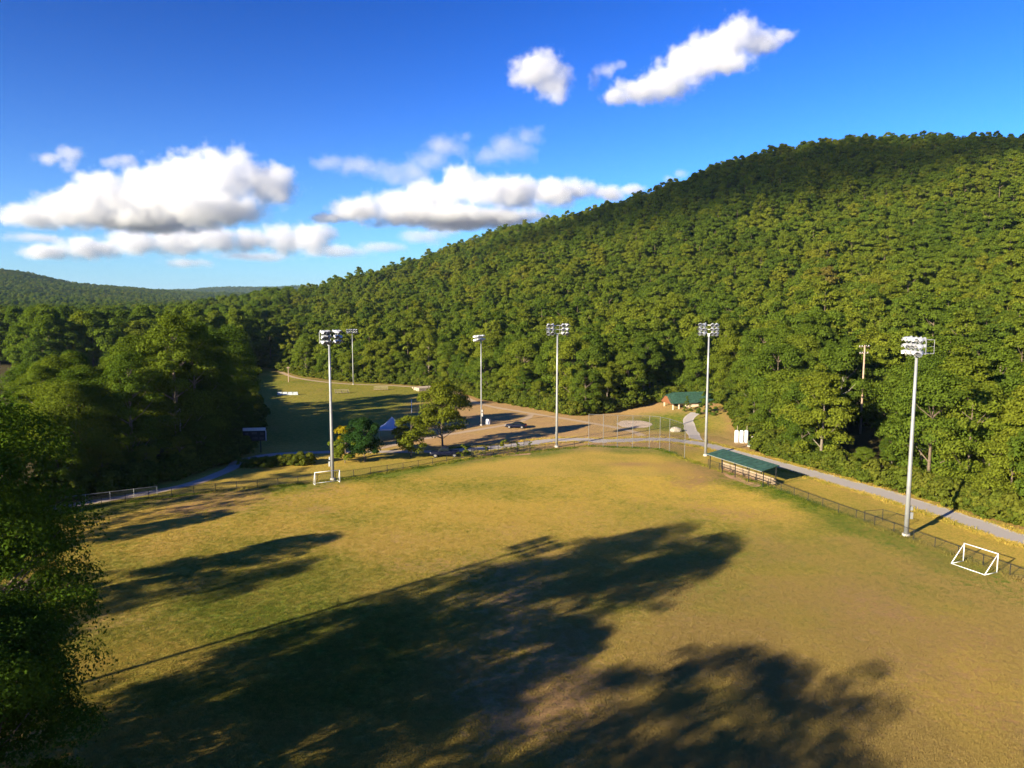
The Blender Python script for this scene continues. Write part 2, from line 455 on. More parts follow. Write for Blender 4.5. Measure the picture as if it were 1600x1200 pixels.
# ------------------------------------------------------------------ road and tracks
def road_mat(name, mid, edge, worn):
    m, t, p, N, L = nodes(name)
    a = N('ShaderNodeAttribute'); a.attribute_name = 'across'
    geo = N('ShaderNodeNewGeometry')
    def noise(s, d=5):
        n = N('ShaderNodeTexNoise'); n.inputs['Scale'].default_value = s; n.inputs['Detail'].default_value = d
        L(geo.outputs['Position'], n.inputs['Vector']); return n.outputs[0]
    ad = N('ShaderNodeMath'); ad.operation = 'MULTIPLY_ADD'; ad.inputs[1].default_value = 1.4
    sub = N('ShaderNodeMath'); sub.operation = 'SUBTRACT'; sub.inputs[1].default_value = .5
    L(noise(.8), sub.inputs[0]); L(sub.outputs[0], ad.inputs[0]); L(a.outputs['Fac'], ad.inputs[2])
    r = N('ShaderNodeValToRGB'); e = r.color_ramp.elements
    e[0].position = .45; e[0].color = mid + (1,); e[1].position = .95; e[1].color = edge + (1,)
    L(ad.outputs[0], r.inputs[0])
    mx = N('ShaderNodeMixRGB'); L(noise(6, 4), mx.inputs[0]); L(r.outputs[0], mx.inputs[1]); mx.inputs[2].default_value = worn + (1,)
    L(mx.outputs[0], p.inputs['Base Color']); p.inputs['Roughness'].default_value = .92; p.inputs['Specular IOR Level'].default_value = .15
    b = N('ShaderNodeBump'); b.inputs['Strength'].default_value = .3; b.inputs['Distance'].default_value = .03
    L(noise(18, 3), b.inputs['Height']); L(b.outputs[0], p.inputs['Normal'])
    return m
M['paved'] = road_mat('sun_bleached_asphalt', (.38, .34, .31), (.62, .53, .43), (.52, .47, .42))
M['gravel'] = road_mat('gravel', (.40, .33, .27), (.44, .31, .19), (.50, .42, .35))
M['track'] = road_mat('dirt_track', (.50, .36, .22), (.42, .27, .12), (.52, .39, .25))

def smooth_line(pts, step=1.0):
    pts = [Vector((p[0], p[1], 0)) for p in pts]
    out = []
    for i in range(len(pts) - 1):
        p0, p1, p2, p3 = pts[max(i - 1, 0)], pts[i], pts[i + 1], pts[min(i + 2, len(pts) - 1)]
        n = max(1, int((p2 - p1).length / step))
        for k in range(n):
            q = k / n
            out.append(.5 * ((2 * p1) + (p2 - p0) * q + (2 * p0 - 5 * p1 + 4 * p2 - p3) * q * q + (3 * p1 - p0 - 3 * p2 + p3) * q ** 3))
    out.append(pts[-1])
    return out
def strip(name, pts, width, mat, z, seed=0):
    c = smooth_line(pts); v = []; ac = []
    for i, p in enumerate(c):
        d = (c[min(i + 1, len(c) - 1)] - c[max(i - 1, 0)]).normalized(); nrm = Vector((-d.y, d.x, 0))
        w1 = width / 2 * (1 + .32 * (float(vnoise(i * .35, seed)) - .5)); w2 = width / 2 * (1 + .32 * (float(vnoise(i * .35, seed + 9)) - .5))
        for k, (w, av) in enumerate(((-w1, 1.0), (-w1 * .55, .3), (0, 0.), (w2 * .55, .3), (w2, 1.0))):
            q = p + nrm * w; v.append((q.x, q.y, float(height(q.x, q.y)) + z)); ac.append(av)
    f = [(i * 5 + k, i * 5 + k + 1, i * 5 + k + 6, i * 5 + k + 5) for i in range(len(c) - 1) for k in range(4)]
    me = mesh_np(name, np.array(v), np.array(f), [mat], smooth=True)
    a = me.attributes.new('across', 'FLOAT', 'POINT'); a.data.foreach_set('value', np.array(ac, np.float32))
    return tag(link(name, me), kind='structure')
ROAD = [(86, 42), (75, 62), (68, 73.5), (61.3, 85), (58.8, 94.5), (55.8, 104.8), (51.4, 116), (45.8, 128.8), (41, 139.8), (37, 147), (31.5, 150.6), (26.5, 150.4), (19.7, 149.2), (13, 150.6), (6.6, 148.6), (-2.5, 142.6), (-12, 138.6)]
strip('paved_road', ROAD, 4.5, M['paved'], .012, 1)
strip('driveway', [(37.6, 146.5), (39.0, 155), (40.2, 164), (42.5, 175), (46, 181.5)], 2.6, M['paved'], .020, 2)
strip('gravel_path', [(-86, 84), (-66, 97.6), (-57.5, 104.2), (-50.6, 112.2), (-48.3, 122), (-48.4, 130), (-44.5, 135.6), (-36.4, 137.6), (-24, 138.2), (-10, 138.4)], 2.4, M['gravel'], .008, 3)
strip('dirt_track', [(28, 152), (26, 162), (15.5, 176), (5, 187.5), (-9, 206), (-21, 238), (-40, 252), (-60, 259), (-82, 279), (-100, 312)], 2.0, M['track'], .006, 4)
strip('dirt_track', [(5, 186), (3, 177), (-1.5, 169.5), (-10.5, 160), (-20, 150), (-26, 141)], 1.8, M['track'], .004, 5)

def blob_patch(name, cx, cy_, rx, ry, mat, z, seed):
    v = [(cx, cy_, z)]; n = 40
    for k in range(n):
        a = 2 * math.pi * k / n; q = .78 + .44 * float(vnoise(3 + 1.6 * math.cos(a), 3 + 1.6 * math.sin(a), seed))
        v.append((cx + rx * q * math.cos(a), cy_ + ry * q * math.sin(a), z))
    v = [(x, y, float(height(x, y)) + z) for x, y, _ in v]
    mb = MB(); mb.add(v, [(0, k + 1, (k + 1) % n + 1) for k in range(n)])
    return tag(mb.build(name, mat), kind='structure')
blob_patch('sand_patch', 29, 171, 4.2, 5.5, M['sand'], .016, 5)
blob_patch('dugout_floor', 37.4, 118.2, 2.2, 7.2, M['dirt'], .016, 6)
blob_patch('dugout_floor', -1.2, 135.8, 5.0, 1.5, M['dirt'], .016, 7)

# ------------------------------------------------------------------ trees
def ortho(n):
    a = np.where(np.abs(n[:, 2:3]) < .9, np.array([[0, 0, 1.]]), np.array([[1., 0, 0]]))
    u = np.cross(n, a); u /= np.linalg.norm(u, axis=1, keepdims=True) + 1e-9
    return u, np.cross(n, u)
def leaves_mesh(centres, radii, per, leaf, r, flat=.8, up=.25, axis_z=0.0):
    """leaf-sized folded faces spread through and over the clumps of a crown"""
    C = np.repeat(centres, per, 0); Rr = np.repeat(radii, per)
    d = r.normal(size=C.shape); d /= np.linalg.norm(d, axis=1, keepdims=True)
    d[:, 2] = np.where(d[:, 2] < -.35, -d[:, 2] * .6, d[:, 2])
    rad = Rr * np.clip(.55 + .5 * np.sqrt(r.random(len(C))) + r.normal(size=len(C)) * .07, .3, 1.35)
    p = C + d * rad[:, None] * np.array([1, 1, flat])
    ctr = centres.mean(0); out = p - ctr; out /= np.linalg.norm(out, axis=1, keepdims=True) + 1e-6
    nrm = d * .55 + out * .45 + r.normal(size=d.shape) * .50 + np.array([0, 0, up]); nrm /= np.linalg.norm(nrm, axis=1, keepdims=True)
    u, w = ortho(nrm)
    a = r.random(len(C)) * 2 * np.pi
    uu = u * np.cos(a)[:, None] + w * np.sin(a)[:, None]; ww = np.cross(nrm, uu)
    s = leaf * (.65 + .7 * r.random(len(C)))[:, None]
    v = np.stack([p - uu * s * .62, p - ww * s * .36 + nrm * s * .10, p + uu * s * .62, p + ww * s * .36 + nrm * s * .10], 1)
    return v.reshape(-1, 3)
def crown_clumps(r, h, R_, base, n, shape, lump=1.0):
    c = []; rad = []
    k = 0
    while len(c) < n and k < n * 30:
        k += 1
        q = r.random() ** (.85 if shape != 'cone' else 1.2)
        if shape == 'round': env = math.sqrt(max(0, 1 - (2 * q - .92) ** 2 / 1.25))
        elif shape == 'tall': env = (.55 + .45 * math.sin(math.pi * min(1, q * 1.05) ** .8)) * (1 if q < .8 else (1 - q) / .2 * .7 + .3)
        elif shape == 'cone': env = 1.05 * (1 - q) + .12
        else: env = (.35 + .65 * math.sin(math.pi * (.12 + .78 * q)))
        a = r.random() * 2 * math.pi; lob = 1 + .22 * math.sin(2 * a + h) + .14 * math.sin(3 * a + 2.1 * h)
        rr = env * R_ * lob * (.35 + .62 * math.sqrt(r.random()))
        cr = lump * R_ * (.20 + .17 * r.random()) * (1 if shape != 'cone' else .75)
        p = np.array([rr * math.cos(a), rr * math.sin(a), base + (h - base - cr * .7) * q])
        c.append(p); rad.append(cr)
    return np.array(c), np.array(rad)
def trunk_parts(mb, r, h, R_, base, c, rad, n_limb, tr):
    bend = r.normal(size=2) * h * .012
    pts = [(0, 0, -.4)] + [(bend[0] * q * 3 * (1 - q) + bend[0] * q, bend[1] * q, h * .86 * q) for q in (.02, .2, .4, .6, .8, 1)]
    mb.tube(pts, [tr * 1.5, tr * 1.15, tr * .95, tr * .75, tr * .55, tr * .33, tr * .08], 8)
    order = r.permutation(len(c))[:n_limb]
    for k in order:
        p = c[k]; z0 = max(base * .75, p[2] - math.hypot(p[0], p[1]) * .8 - .5); z0 = min(z0, h * .78)
        a = Vector((bend[0] * z0 / h, bend[1] * z0 / h, z0)); b = Vector(p)
        mid = a.lerp(b, .5) + Vector((0, 0, -.06 * (b - a).length))
        mb.tube([a, mid, b], [tr * .42, tr * .25, tr * .07], 5, cap=False)
PROTO = {}
def proto(key, seed, h, R_, base, n, per, leaf, shape, leafmat, bark, n_limb=14, tr=None, join=False, lump=1.0):
    r = np.random.default_rng(seed)
    c, rad = crown_clumps(r, h, R_, base, n, shape, lump)
    v = leaves_mesh(c, rad, per, leaf, r)
    f = np.arange(len(v)).reshape(-1, 4)
    mb = MB(); trunk_parts(mb, r, h, R_, base, c, rad, n_limb, tr or h * .014)
    if join:
        tv = np.array(mb.v); 
        me = bpy.data.meshes.new(key)
        tf = [tuple(x) for x in mb.f]
        # join trunk quads with leaves (skip caps)
        tq = np.array([x for x in tf if len(x) == 4]) + len(v)
        me = mesh_np(key, np.vstack([v, tv]), np.vstack([f, tq]), [leafmat, bark], midx=np.r_[np.zeros(len(f)), np.ones(len(tq))])
        PROTO[key] = bpy.data.objects.new(key, me)      # only a source of mesh data, not linked
        return
    crown = mesh_np('crown', v, f, [leafmat])
    t = mb.build('trunk', bark, smooth=True); tm = t.data; bpy.data.objects.remove(t)
    PROTO[key] = (tm, crown, h)
B_, PB = M['bark'], M['dull_bark']
# near trees, individually placed
proto('big_a', 1, 26, 7.6, 4, 95, 620, .26, 'round', M['leaf_wood'], B_, 26)
proto('big_b', 2, 27, 6.6, 3, 90, 520, .28, 'tall', M['leaf_wood'], PB, 26)
proto('big_c', 3, 24, 8.2, 3, 95, 520, .28, 'wide', M['leaf_wood'], B_, 26)
proto('near_c', 14, 24, 8.2, 3, 130, 800, .17, 'wide', M['leaf_near'], B_, 40, lump=.82)
proto('near_a', 15, 16, 5.6, 1, 90, 800, .16, 'round', M['leaf_near'], B_, 30, lump=.9)
proto('open_a', 11, 27, 8.0, 4, 80, 200, .25, 'round', M['leaf_wood'], B_, 30, lump=.66)
proto('open_b', 12, 28, 7.2, 3, 78, 200, .25, 'tall', M['leaf_wood'], PB, 30, lump=.70)
proto('open_c', 13, 25, 8.6, 3, 80, 200, .25, 'wide', M['leaf_wood'], B_, 30, lump=.62)
proto('mid_a', 4, 17, 5.4, 1.5, 56, 330, .32, 'round', M['leaf_hill'], B_)
proto('mid_b', 5, 19, 4.8, 1.5, 56, 330, .32, 'tall', M['leaf_hill'], PB)
proto('mid_c', 6, 15, 5.6, 1.0, 56, 330, .32, 'wide', M['leaf_hill'], B_)
proto('mid_d', 8, 13, 3.4, .6, 46, 190, .36, 'cone', M['leaf_hill'], B_)
# forest sources
for k, (sh, h_, r_) in enumerate((('round', 15, 5.0), ('tall', 17, 4.4), ('wide', 14, 5.2), ('round', 13, 4.2), ('cone', 12, 3.0), ('tall', 16, 4.8))):
    proto('forest_%d' % k, 20 + k, h_, r_, 1.6, 72, 150, .38, sh, M['leaf_hill'], B_, 3, join=True, lump=.74)
for k, (sh, h_, r_) in enumerate((('round', 24, 6.8), ('tall', 26, 6.2), ('wide', 22, 7.4))):
    proto('valley_%d' % k, 40 + k, h_, r_, 2.0, 66, 190, .55, sh, M['leaf_wood'], B_, 6, join=True)
for k in range(3):
    proto('scrub_%d' % k, 50 + k, 3.0, 1.9, .1, 22, 85, .34, 'wide', M['leaf_scrub'], B_, 3, .04, join=True)

def tree(key, x, y, s=1.0, rz=None, label='', group=None, name='tree', cat='tree', lean=0.0, sz=1.0, mats=None):
    tm, cm, h = PROTO[key]
    o = thing(name, label, cat, (x, y, float(height(x, y)) - .05), random.uniform(0, 6.28) if rz is None else rz, group)
    o.scale = (s, s, s * sz); o.rotation_euler.x = lean
    link('trunk', tm, o)
    c = link('crown', cm, o)
    return o

def in_right_forest(x, y):
    s, t = st(x, y)
    S = np.interp(t, [-200, 232, 638, 740, 860], [600, 540, 490, 540, 640])
    return (s > sfoot(t) + 1.0) & (s < S + 150)
def jitter_grid(x0, x1, y0, y1, step, r):
    a, b = np.meshgrid(np.arange(x0, x1, step), np.arange(y0, y1, step * .87))
    a = a + (np.arange(b.shape[0])[:, None] % 2) * step * .5
    a = a + r.uniform(-.36, .36, a.shape) * step; b = b + r.uniform(-.36, .36, b.shape) * step
    return a.ravel(), b.ravel()

def scatter(name, label, cat, xs, ys, keys, scl, r, zoff=-.15, idx=None):
    """woodland that reads as one mass: one object"""
    zs = height(xs, ys) + zoff
    me = bpy.data.meshes.new(name)
    me.vertices.add(len(xs)); me.vertices.foreach_set('co', np.stack([xs, ys, zs], 1).astype(np.float32).ravel())
    me.attributes.new('size', 'FLOAT', 'POINT').data.foreach_set('value', scl.astype(np.float32))
    me.attributes.new('turn', 'FLOAT', 'POINT').data.foreach_set('value', (r.random(len(xs)) * 6.283).astype(np.float32))
    me.attributes.new('which', 'INT', 'POINT').data.foreach_set('value', (r.integers(0, len(keys), len(xs)) if idx is None else idx).astype(np.int32))
    g = bpy.data.node_groups.new(name, 'GeometryNodeTree')
    g.interface.new_socket('Geometry', in_out='INPUT', socket_type='NodeSocketGeometry')
    g.interface.new_socket('Geometry', in_out='OUTPUT', socket_type='NodeSocketGeometry')
    N, L = g.nodes.new, g.links.new
    gi, go = N('NodeGroupInput'), N('NodeGroupOutput')
    iop = N('GeometryNodeInstanceOnPoints'); iop.inputs['Pick Instance'].default_value = True
    jo = N('GeometryNodeJoinGeometry')
    for k in reversed(keys):
        oi = N('GeometryNodeObjectInfo'); oi.inputs['Object'].default_value = PROTO[k]; oi.inputs['As Instance'].default_value = True
        L(oi.outputs['Geometry'], jo.inputs[0])
    def attr(n, ty):
        a = N('GeometryNodeInputNamedAttribute'); a.data_type = ty; a.inputs['Name'].default_value = n; return a.outputs['Attribute']
    cx = N('ShaderNodeCombineXYZ'); L(attr('turn', 'FLOAT'), cx.inputs['Z'])
    L(gi.outputs[0], iop.inputs['Points']); L(jo.outputs[0], iop.inputs['Instance'])
    L(attr('which', 'INT'), iop.inputs['Instance Index']); L(cx.outputs[0], iop.inputs['Rotation']); L(attr('size', 'FLOAT'), iop.inputs['Scale'])
    L(iop.outputs[0], go.inputs[0])
    o = link(name, me); o.modifiers.new('scatter', 'NODES').node_group = g
    return tag(o, label, cat, kind='stuff')

# ---- the wooded hill on the right: the nearest trees one by one, the rest as a mass
ax, ay = jitter_grid(-560, 900, 30, 1250, 5.4, rng)
u_ = ax / np.maximum(ay, 1)
keep = in_right_forest(ax, ay) & (poly_dist(ax, ay, ROAD) > 5.0) & (u_ < 1.35) & (u_ > -.62) & ~((np.abs(ax - 47) < 11) & (np.abs(ay - 187) < 9)) & ~((ax < 51) & (ay < 183) & (ay > 155)) & ~(np.hypot(ax - 48, ay - 145) < 8) & ~((np.abs(u_ - .48) < .038) & (ay > 122) & (ay < 151)) & ~((np.abs(ax - 46) < 6) & (ay > 122) & (ay < 146) & (ax < 49.5))
ax, ay = ax[keep], ay[keep]
s_, t_ = st(ax, ay); dep = s_ - sfoot(t_)
rank = np.hypot(ax, ay) + 4.5 * dep + np.where(np.abs(ax / ay) > .74, 400, 0)
order = np.argsort(rank); near = order[:165]; rest = order[165:]
HILL_L = 'leafy tree in the front rank of the wood at the foot of the steep hill'
HILL_G = 'front trees of the hillside wood'
for i in near:
    e = dep[i] < 7
    key = random.choice(['mid_a', 'mid_b', 'mid_c', 'mid_c', 'mid_d'] if e else ['mid_a', 'mid_b', 'mid_c', 'mid_a', 'mid_b'])
    sc_ = random.uniform(.42, .75) if e else random.uniform(.8, 1.15)
    px_, py_ = float(ax[i]), float(ay[i])
    if abs(px_ / py_ - .48) < .065 and py_ < 149: sc_ = min(sc_, .32)      # thicket below the utility pole
    where = ('beside the bend of the paved road' if py_ < 100 else 'across the road from the roofed dugout' if py_ < 136 else 'behind the white tanks' if py_ < 165 and px_ > 40 else
             'behind the green-roofed building' if px_ > 34 else 'along the dirt track above the parked sedan' if px_ > -12 else 'beyond the lumber stack' if px_ > -50 else 'at the far end of the meadow')
    look = {'mid_a': 'round-crowned', 'mid_b': 'tall narrow', 'mid_c': 'broad low-branched', 'mid_d': 'pointed'}[key]
    rank_ = 'small' if sc_ < .6 else 'large' if sc_ > .97 else 'middle-sized'
    tree(key, px_, py_, sc_, label='%s %s tree in the hill wood %s' % (rank_, look, where), group='%s %s trees %s' % (rank_, look, where), name='broadleaf_tree')
scl = .52 + .84 * rng.random(len(rest)) ** 1.7
scl *= np.where((np.abs(ax[rest] / ay[rest] - .48) < .06) & (ay[rest] < 149), .45, 1.0)
scl *= np.where(st(ax[rest], ay[rest])[1] > 760, .78, 1.0)
scatter('hillside_forest', 'unbroken green forest covering the slope of the hill on the far side of the road', 'forest', ax[rest], ay[rest], ['forest_%d' % k for k in range(6)], scl, rng,
        idx=rng.choice(6, len(rest), p=[.26, .2, .22, .16, .05, .11]))

# ---- the wood left of the field: near trees one by one
wr = np.random.default_rng(5); random.seed(21)
lx, ly = jitter_grid(-190, -40, 86, 330, 9.2, wr)
lat = lx * .667 - ly * .745
keep = (lx < wood_edge(ly) - 3.0) & (lx / ly > -.755) & (lat < -112) & (lat > -190 + wr.uniform(-8, 34, len(lx))) & ((lx > wood_edge(ly) - 14) | (wr.random(len(lx)) < .62)) & ((lat > -150) | (lx > wood_edge(ly) - 13) | (wr.random(len(lx)) < .5))
lx, ly = lx[keep], ly[keep]
dep = wood_edge(ly) - lx
rank = np.hypot(lx, ly) + 3.0 * dep
order = np.argsort(rank); near = order[:95]
WOOD_LAB = 'tall leafy tree in the dense wood along the gravel path beside the field'
for i in near:
    e = dep[i] < 6
    hmax = np.clip((15.5 + .36 * (lx[i] * .745 + ly[i] * .667 - 12)) / 26, .5, 1.08)      # the wood rises away from its open, sunny side
    key = random.choice(['big_a', 'big_b', 'big_c']); sc_ = random.uniform(.5, .86) if e else random.choice([random.uniform(.62, .8), random.uniform(.85, 1.08)])
    sc_ = min(sc_, hmax * random.uniform(.86, 1.06))
    look = {'big_a': 'round-crowned', 'big_b': 'narrow', 'big_c': 'wide-crowned'}[key]
    rank_ = 'lower' if sc_ < .72 else 'tall' if sc_ < .92 else 'very tall'
    where = ('at the front of the wood along the gravel path' if dep[i] < 9 and ly[i] < 128 else 'behind the scoreboard where the wood meets the meadow' if dep[i] < 9 else
             'inside the wood beside the field' if ly[i] < 128 else 'inside the wood beyond the scoreboard')
    tree(key, float(lx[i]), float(ly[i]), sc_, label='%s %s tree %s' % (rank_, look, where), group='%s %s trees %s' % (rank_, look, where), name='broadleaf_tree')
for k in range(20):                                       # understorey in front of the tall trunks
    yy = random.uniform(96, 172); xx = float(wood_edge(yy)) - random.uniform(1.5, 7)
    tree(random.choice(['mid_c', 'mid_a']), xx, yy, random.uniform(.34, .62), label='low leafy tree filling in beneath the tall trees along the gravel path', group='understorey trees along the gravel path', name='understorey_tree')
vx, vy = jitter_grid(-1300, -60, 100, 1350, 8.4, rng)
keep = (vx < wood_edge(np.minimum(vy, 352)) - 3 - np.maximum(0, vy - 352) * .25) & (vx / vy > np.where(vy < 330, -.66, -.95))
lat = vx * .667 - vy * .745; al = vx * .745 + vy * .667
keep &= (lat < -176) & ~((lat < -186) & (lat > -300) & (al > -10) & (vy < 352)) & ~((lat > -186) & (al > 20))
taken = np.zeros(len(vx), bool)
for i in near: taken |= np.hypot(vx - lx[i], vy - ly[i]) < 6.0
keep &= ~taken
vx, vy = vx[keep], vy[keep]
scatter('valley_forest', 'broad wood filling the flat valley behind the trees by the path', 'forest', vx, vy, ['valley_0', 'valley_1', 'valley_2'], rng.uniform(.68, 1.1, len(vx)), rng)
# valley beyond the end of the meadow
# ---- far hills
fx, fy = jitter_grid(-2700, -150, 1300, 3700, 13.0, rng)
keep = (fx / fy > -.92) & (fx / fy < -.12)
fx, fy = fx[keep], fy[keep]
qx, qy = jitter_grid(-2600, 300, 3700, 5500, 22.0, rng)
keep = (qx / qy > -.62) & (qx / qy < .0)
fx2, fy2 = qx[keep], qy[keep]
FX = np.r_[fx, fx2]; FY = np.r_[fy, fy2]
SC = np.r_[rng.uniform(1.3, 1.9, len(fx)), rng.uniform(2.0, 2.9, len(fx2))]
SC = np.minimum(SC, 1.0) * np.where(np.arange(len(FX)) < len(fx), 1.25, 1.6) * rng.uniform(.85, 1.15, len(FX))
scatter('distant_forest', 'distant forest over the low hills at the end of the valley', 'forest', FX, FY, ['forest_0', 'forest_2', 'forest_3'], SC, rng)

# ---- trees that stand beside and behind the viewpoint and throw the long shadows over the field
RIVER_L = 'tall spreading tree at the near side throwing its shadow over the field'
def sunpos(lat, al): return lat * .667 + al * .745, -lat * .745 + al * .667
for lat, al, s, key in ((-52.5, -14, .96, 'open_b'), (-44.5, -6, .92, 'open_b'), (-34, -32, .9, 'open_a'), (-21.0, -22, .98, 'open_c'), (-23.5, -21, .93, 'open_c'), (-26.5, -24, .92, 'open_a'), (-28.5, -15, .82, 'open_a'),
                        (-37, -46, .95, 'open_a'), (-48, -40, .98, 'open_c'), (-31, -48, .9, 'open_b'), (-53, -34, .85, 'open_b'),
                        (-72.5, -36, .84, 'open_b'), (-78, -38, .86, 'open_c'), (-84, -42, .7, 'open_b'), (-68, -60, .8, 'open_c'), (-101, 2, .50, 'open_c'), (-107, 8, .52, 'open_a'), (-113, 9, .62, 'open_c')):
    x, y = sunpos(lat, al)
    tree(key, x, y, s, label=RIVER_L, group='trees beside the viewpoint', name='spreading_tree')
tree('near_c', -32.2, 38.2, 1.02, label='huge spreading tree whose crown hangs over the near corner of the field', name='spreading_tree')
tree('near_a', -45.5, 66, .64, label='rounded bush-like tree at the field edge past the huge spreading tree', name='bushy_tree')
tree('near_a', -56, 80.5, .48, label='leafy low tree at the field edge near the end of the outfield fence', name='bushy_tree')
tree('near_a', -25.5, 32.5, .9, label='lower bushy tree in front of the tall spreading trees', name='bushy_tree')

# ---- small trees in the dry ground behind the outfield fence
proto('small_dark', 61, 9.2, 3.5, 1.9, 80, 200, .26, 'round', M['leaf_dark'], B_, 12, .14)
proto('small_yellow', 62, 5.0, 2.0, 2.6, 22, 220, .22, 'round', M['leaf_yellow'], B_, 8, .08)
proto('small_green', 63, 8.6, 3.4, 1.4, 62, 190, .26, 'wide', M['leaf_fresh'], B_, 12, .13)
proto('young_tall', 64, 13.4, 4.4, 2.4, 80, 190, .30, 'tall', M['leaf_fresh'], B_, 16, .19)
proto('shrub_low', 65, 2.0, 1.5, .1, 16, 200, .18, 'wide', M['leaf_scrub'], B_, 4, .03)
proto('shrub_vine', 66, 2.6, .8, .3, 10, 120, .17, 'round', M['leaf_fresh'], B_, 3, .04)
proto('small_mid', 67, 5.6, 2.4, .6, 24, 240, .24, 'round', M['leaf_wood'], B_, 8, .09)
tree('small_dark', -26.3, 128.8, .88, label='small dark green round-crowned tree beside the tall light pole', name='small_tree')
tree('small_yellow', -30.2, 131.5, 1.25, label='small tree with bright yellow leaves behind the green shrub by the fence', name='small_tree')
tree('small_mid', -29.6, 128.0, .95, label='low green bushy tree between the light pole and the dark round tree', name='small_tree')
tree('small_green', -18.6, 133.2, .92, label='small loose yellow-green tree next to the white canopy', name='small_tree')
tree('young_tall', -13.6, 142.2, 1.0, label='slender yellow-green tree standing taller than the others behind the pickup', name='young_tree')
for k in range(14):
    x = -46.5 + k * .85 + random.uniform(-.3, .3); y = 124.2 + .25 * k + random.uniform(-.9, .9)
    tree('shrub_low', x, y, random.uniform(.7, 1.15), label='low green shrub in the clump beside the gravel path', group='shrubs by the path', name='shrub', cat='shrub')
for k, (x, y, s) in enumerate(((-8.9, 131.6, 1.1), (-5.2, 133.9, .8), (-1.2, 136.6, 1.05), (1.0, 137.9, .8), (3.6, 139.2, .7))):
    tree('shrub_vine', x, y, s, label='thin climbing plant growing up the fence of the open dugout', group='plants on the open dugout', name='climbing_plant', cat='plant')
tree('mid_b', 53.5, 125.5, .95, label='pale green pointed tree rising above the roadside thicket', name='roadside_tree')
tree('mid_d', 47.8, 178.5, .62, label='small narrow tree against the front of the green-roofed building', name='small_tree')
tree('mid_d', 44.2, 184.0, .30, label='spindly young tree before the walls of the green-roofed building', name='young_tree')

# ---- undergrowth along the foot of both woods
ux = []; uy = []
for k in range(2600):
    i = random.randrange(len(FOOT) - 1); q = random.random()
    a, b = FOOT[i], FOOT[i + 1]
    off = abs(random.gauss(0, 2.2)) - .6
    d = Vector((b[0] - a[0], b[1] - a[1])).normalized()
    ux.append(a[0] + (b[0] - a[0]) * q + d.y * off); uy.append(a[1] + (b[1] - a[1]) * q - d.x * off)
for k in range(800):
    yy = random.uniform(84, 300); ux.append(float(wood_edge(yy)) - abs(random.gauss(0, 2.5)) + .4); uy.append(yy)
ux, uy = np.array(ux), np.array(uy)
ok_ = (np.hypot(ux - 47.5, uy - 144.5) > 4.2) & (poly_dist(ux, uy, ROAD) > 4.0); ux, uy = ux[ok_], uy[ok_]
scatter('undergrowth', 'weeds and brush along the feet of the woods', 'undergrowth', ux, uy, ['scrub_0', 'scrub_1', 'scrub_2'], rng.uniform(.3, 1.0, len(ux)) ** 1.3 * 1.35, rng, -.05)

# ------------------------------------------------------------------ chain-link fences
PANELS = {}
def panel_mesh(w, h):
    key = (round(w, 2), h)
    if key in PANELS: return PANELS[key]
    mb = MB(); stp = .10; r = .0032
    n = int((w + h) / stp)
    for sgn in (1, -1):
        for k in range(1, n):
            x0 = -h + k * stp * (w + h) / (n * stp)
            pts = []
            a, b = x0, x0 + h                       # x at bottom, top
            za, zb = 0.0, h
            if a < 0: za = -a; a = 0.0
            if b > w: zb = h - (b - w); b = w
            if zb - za < .02: continue
            if sgn < 0: a, b = w - a, w - b
            mb.tube([(a, sgn * .004, za + .04), (b, sgn * .004, zb + .04)], r, 3, cap=False)
    o = mb.build('mesh_panel', M['wire']); me = o.data; bpy.data.objects.remove(o)
    PANELS[key] = me
    return me
POSTS = {}
def post_mesh(h, r, mat):
    k = (h, r, mat.name)
    if k not in POSTS:
        mb = MB(); mb.tube([(0, 0, -.2), (0, 0, h), (0, 0, h + .05)], [r, r, r * .4], 8)
        o = mb.build('post', mat); POSTS[k] = o.data; bpy.data.objects.remove(o)
    return POSTS[k]
def resample(pts, step):
    pts = [Vector((p[0], p[1], 0)) for p in pts]
    L_ = [0.0]
    for a, b in zip(pts[:-1], pts[1:]): L_.append(L_[-1] + (b - a).length)
    n = max(1, round(L_[-1] / step)); out = []
    for k in range(n + 1):
        q = L_[-1] * k / n
        i = max(j for j in range(len(L_)) if L_[j] <= q + 1e-6); i = min(i, len(pts) - 2)
        out.append(pts[i].lerp(pts[i + 1], (q - L_[i]) / (L_[i + 1] - L_[i])))
    return out
def fence(pts, h, label, step=3.0, r=.045, rmat='black_metal', mid=False, exact=False):
    ps = [Vector((p[0], p[1], 0)) for p in pts] if exact else resample(pts, step)
    root = thing('chain_link_fence', label, 'fence', tuple(ps[0]))
    m = M[rmat]
    for p in ps:
        link('post', post_mesh(h, r, m), root, tuple(p - ps[0]))
    for zz in ([h, h * .5] if mid else [h]):
        mb = MB(); mb.tube([tuple(p - ps[0] + Vector((0, 0, zz - .02))) for p in ps], r * .62, 6)
        mb.build('top_rail' if zz == h else 'middle_rail', m, root)
    for a, b in zip(ps[:-1], ps[1:]):
        d = b - a; w = d.length
        pm = panel_mesh(3.0, h) if not exact else panel_mesh(w, h)
        o = link('mesh_panel', pm, root, tuple(a - ps[0]))
        o.rotation_euler.z = math.atan2(d.y, d.x)
        if not exact: o.scale.x = w / 3.0
    return root
fence(FENCE_L[:9], 1.25, 'long low chain-link fence behind the white goal on the outfield side')
fence(FENCE_L[-2:], 1.25, 'short low chain-link fence between the open dugout and the tall backstop')
fence(FENCE_R[1:], 1.25, 'long low chain-link fence beside the paved road and the roofed dugout')
fence(BACK, 6.4, 'tall chain-link backstop curving round the corner of the ball field', r=.05, rmat='dark_galv', mid=False, exact=True)
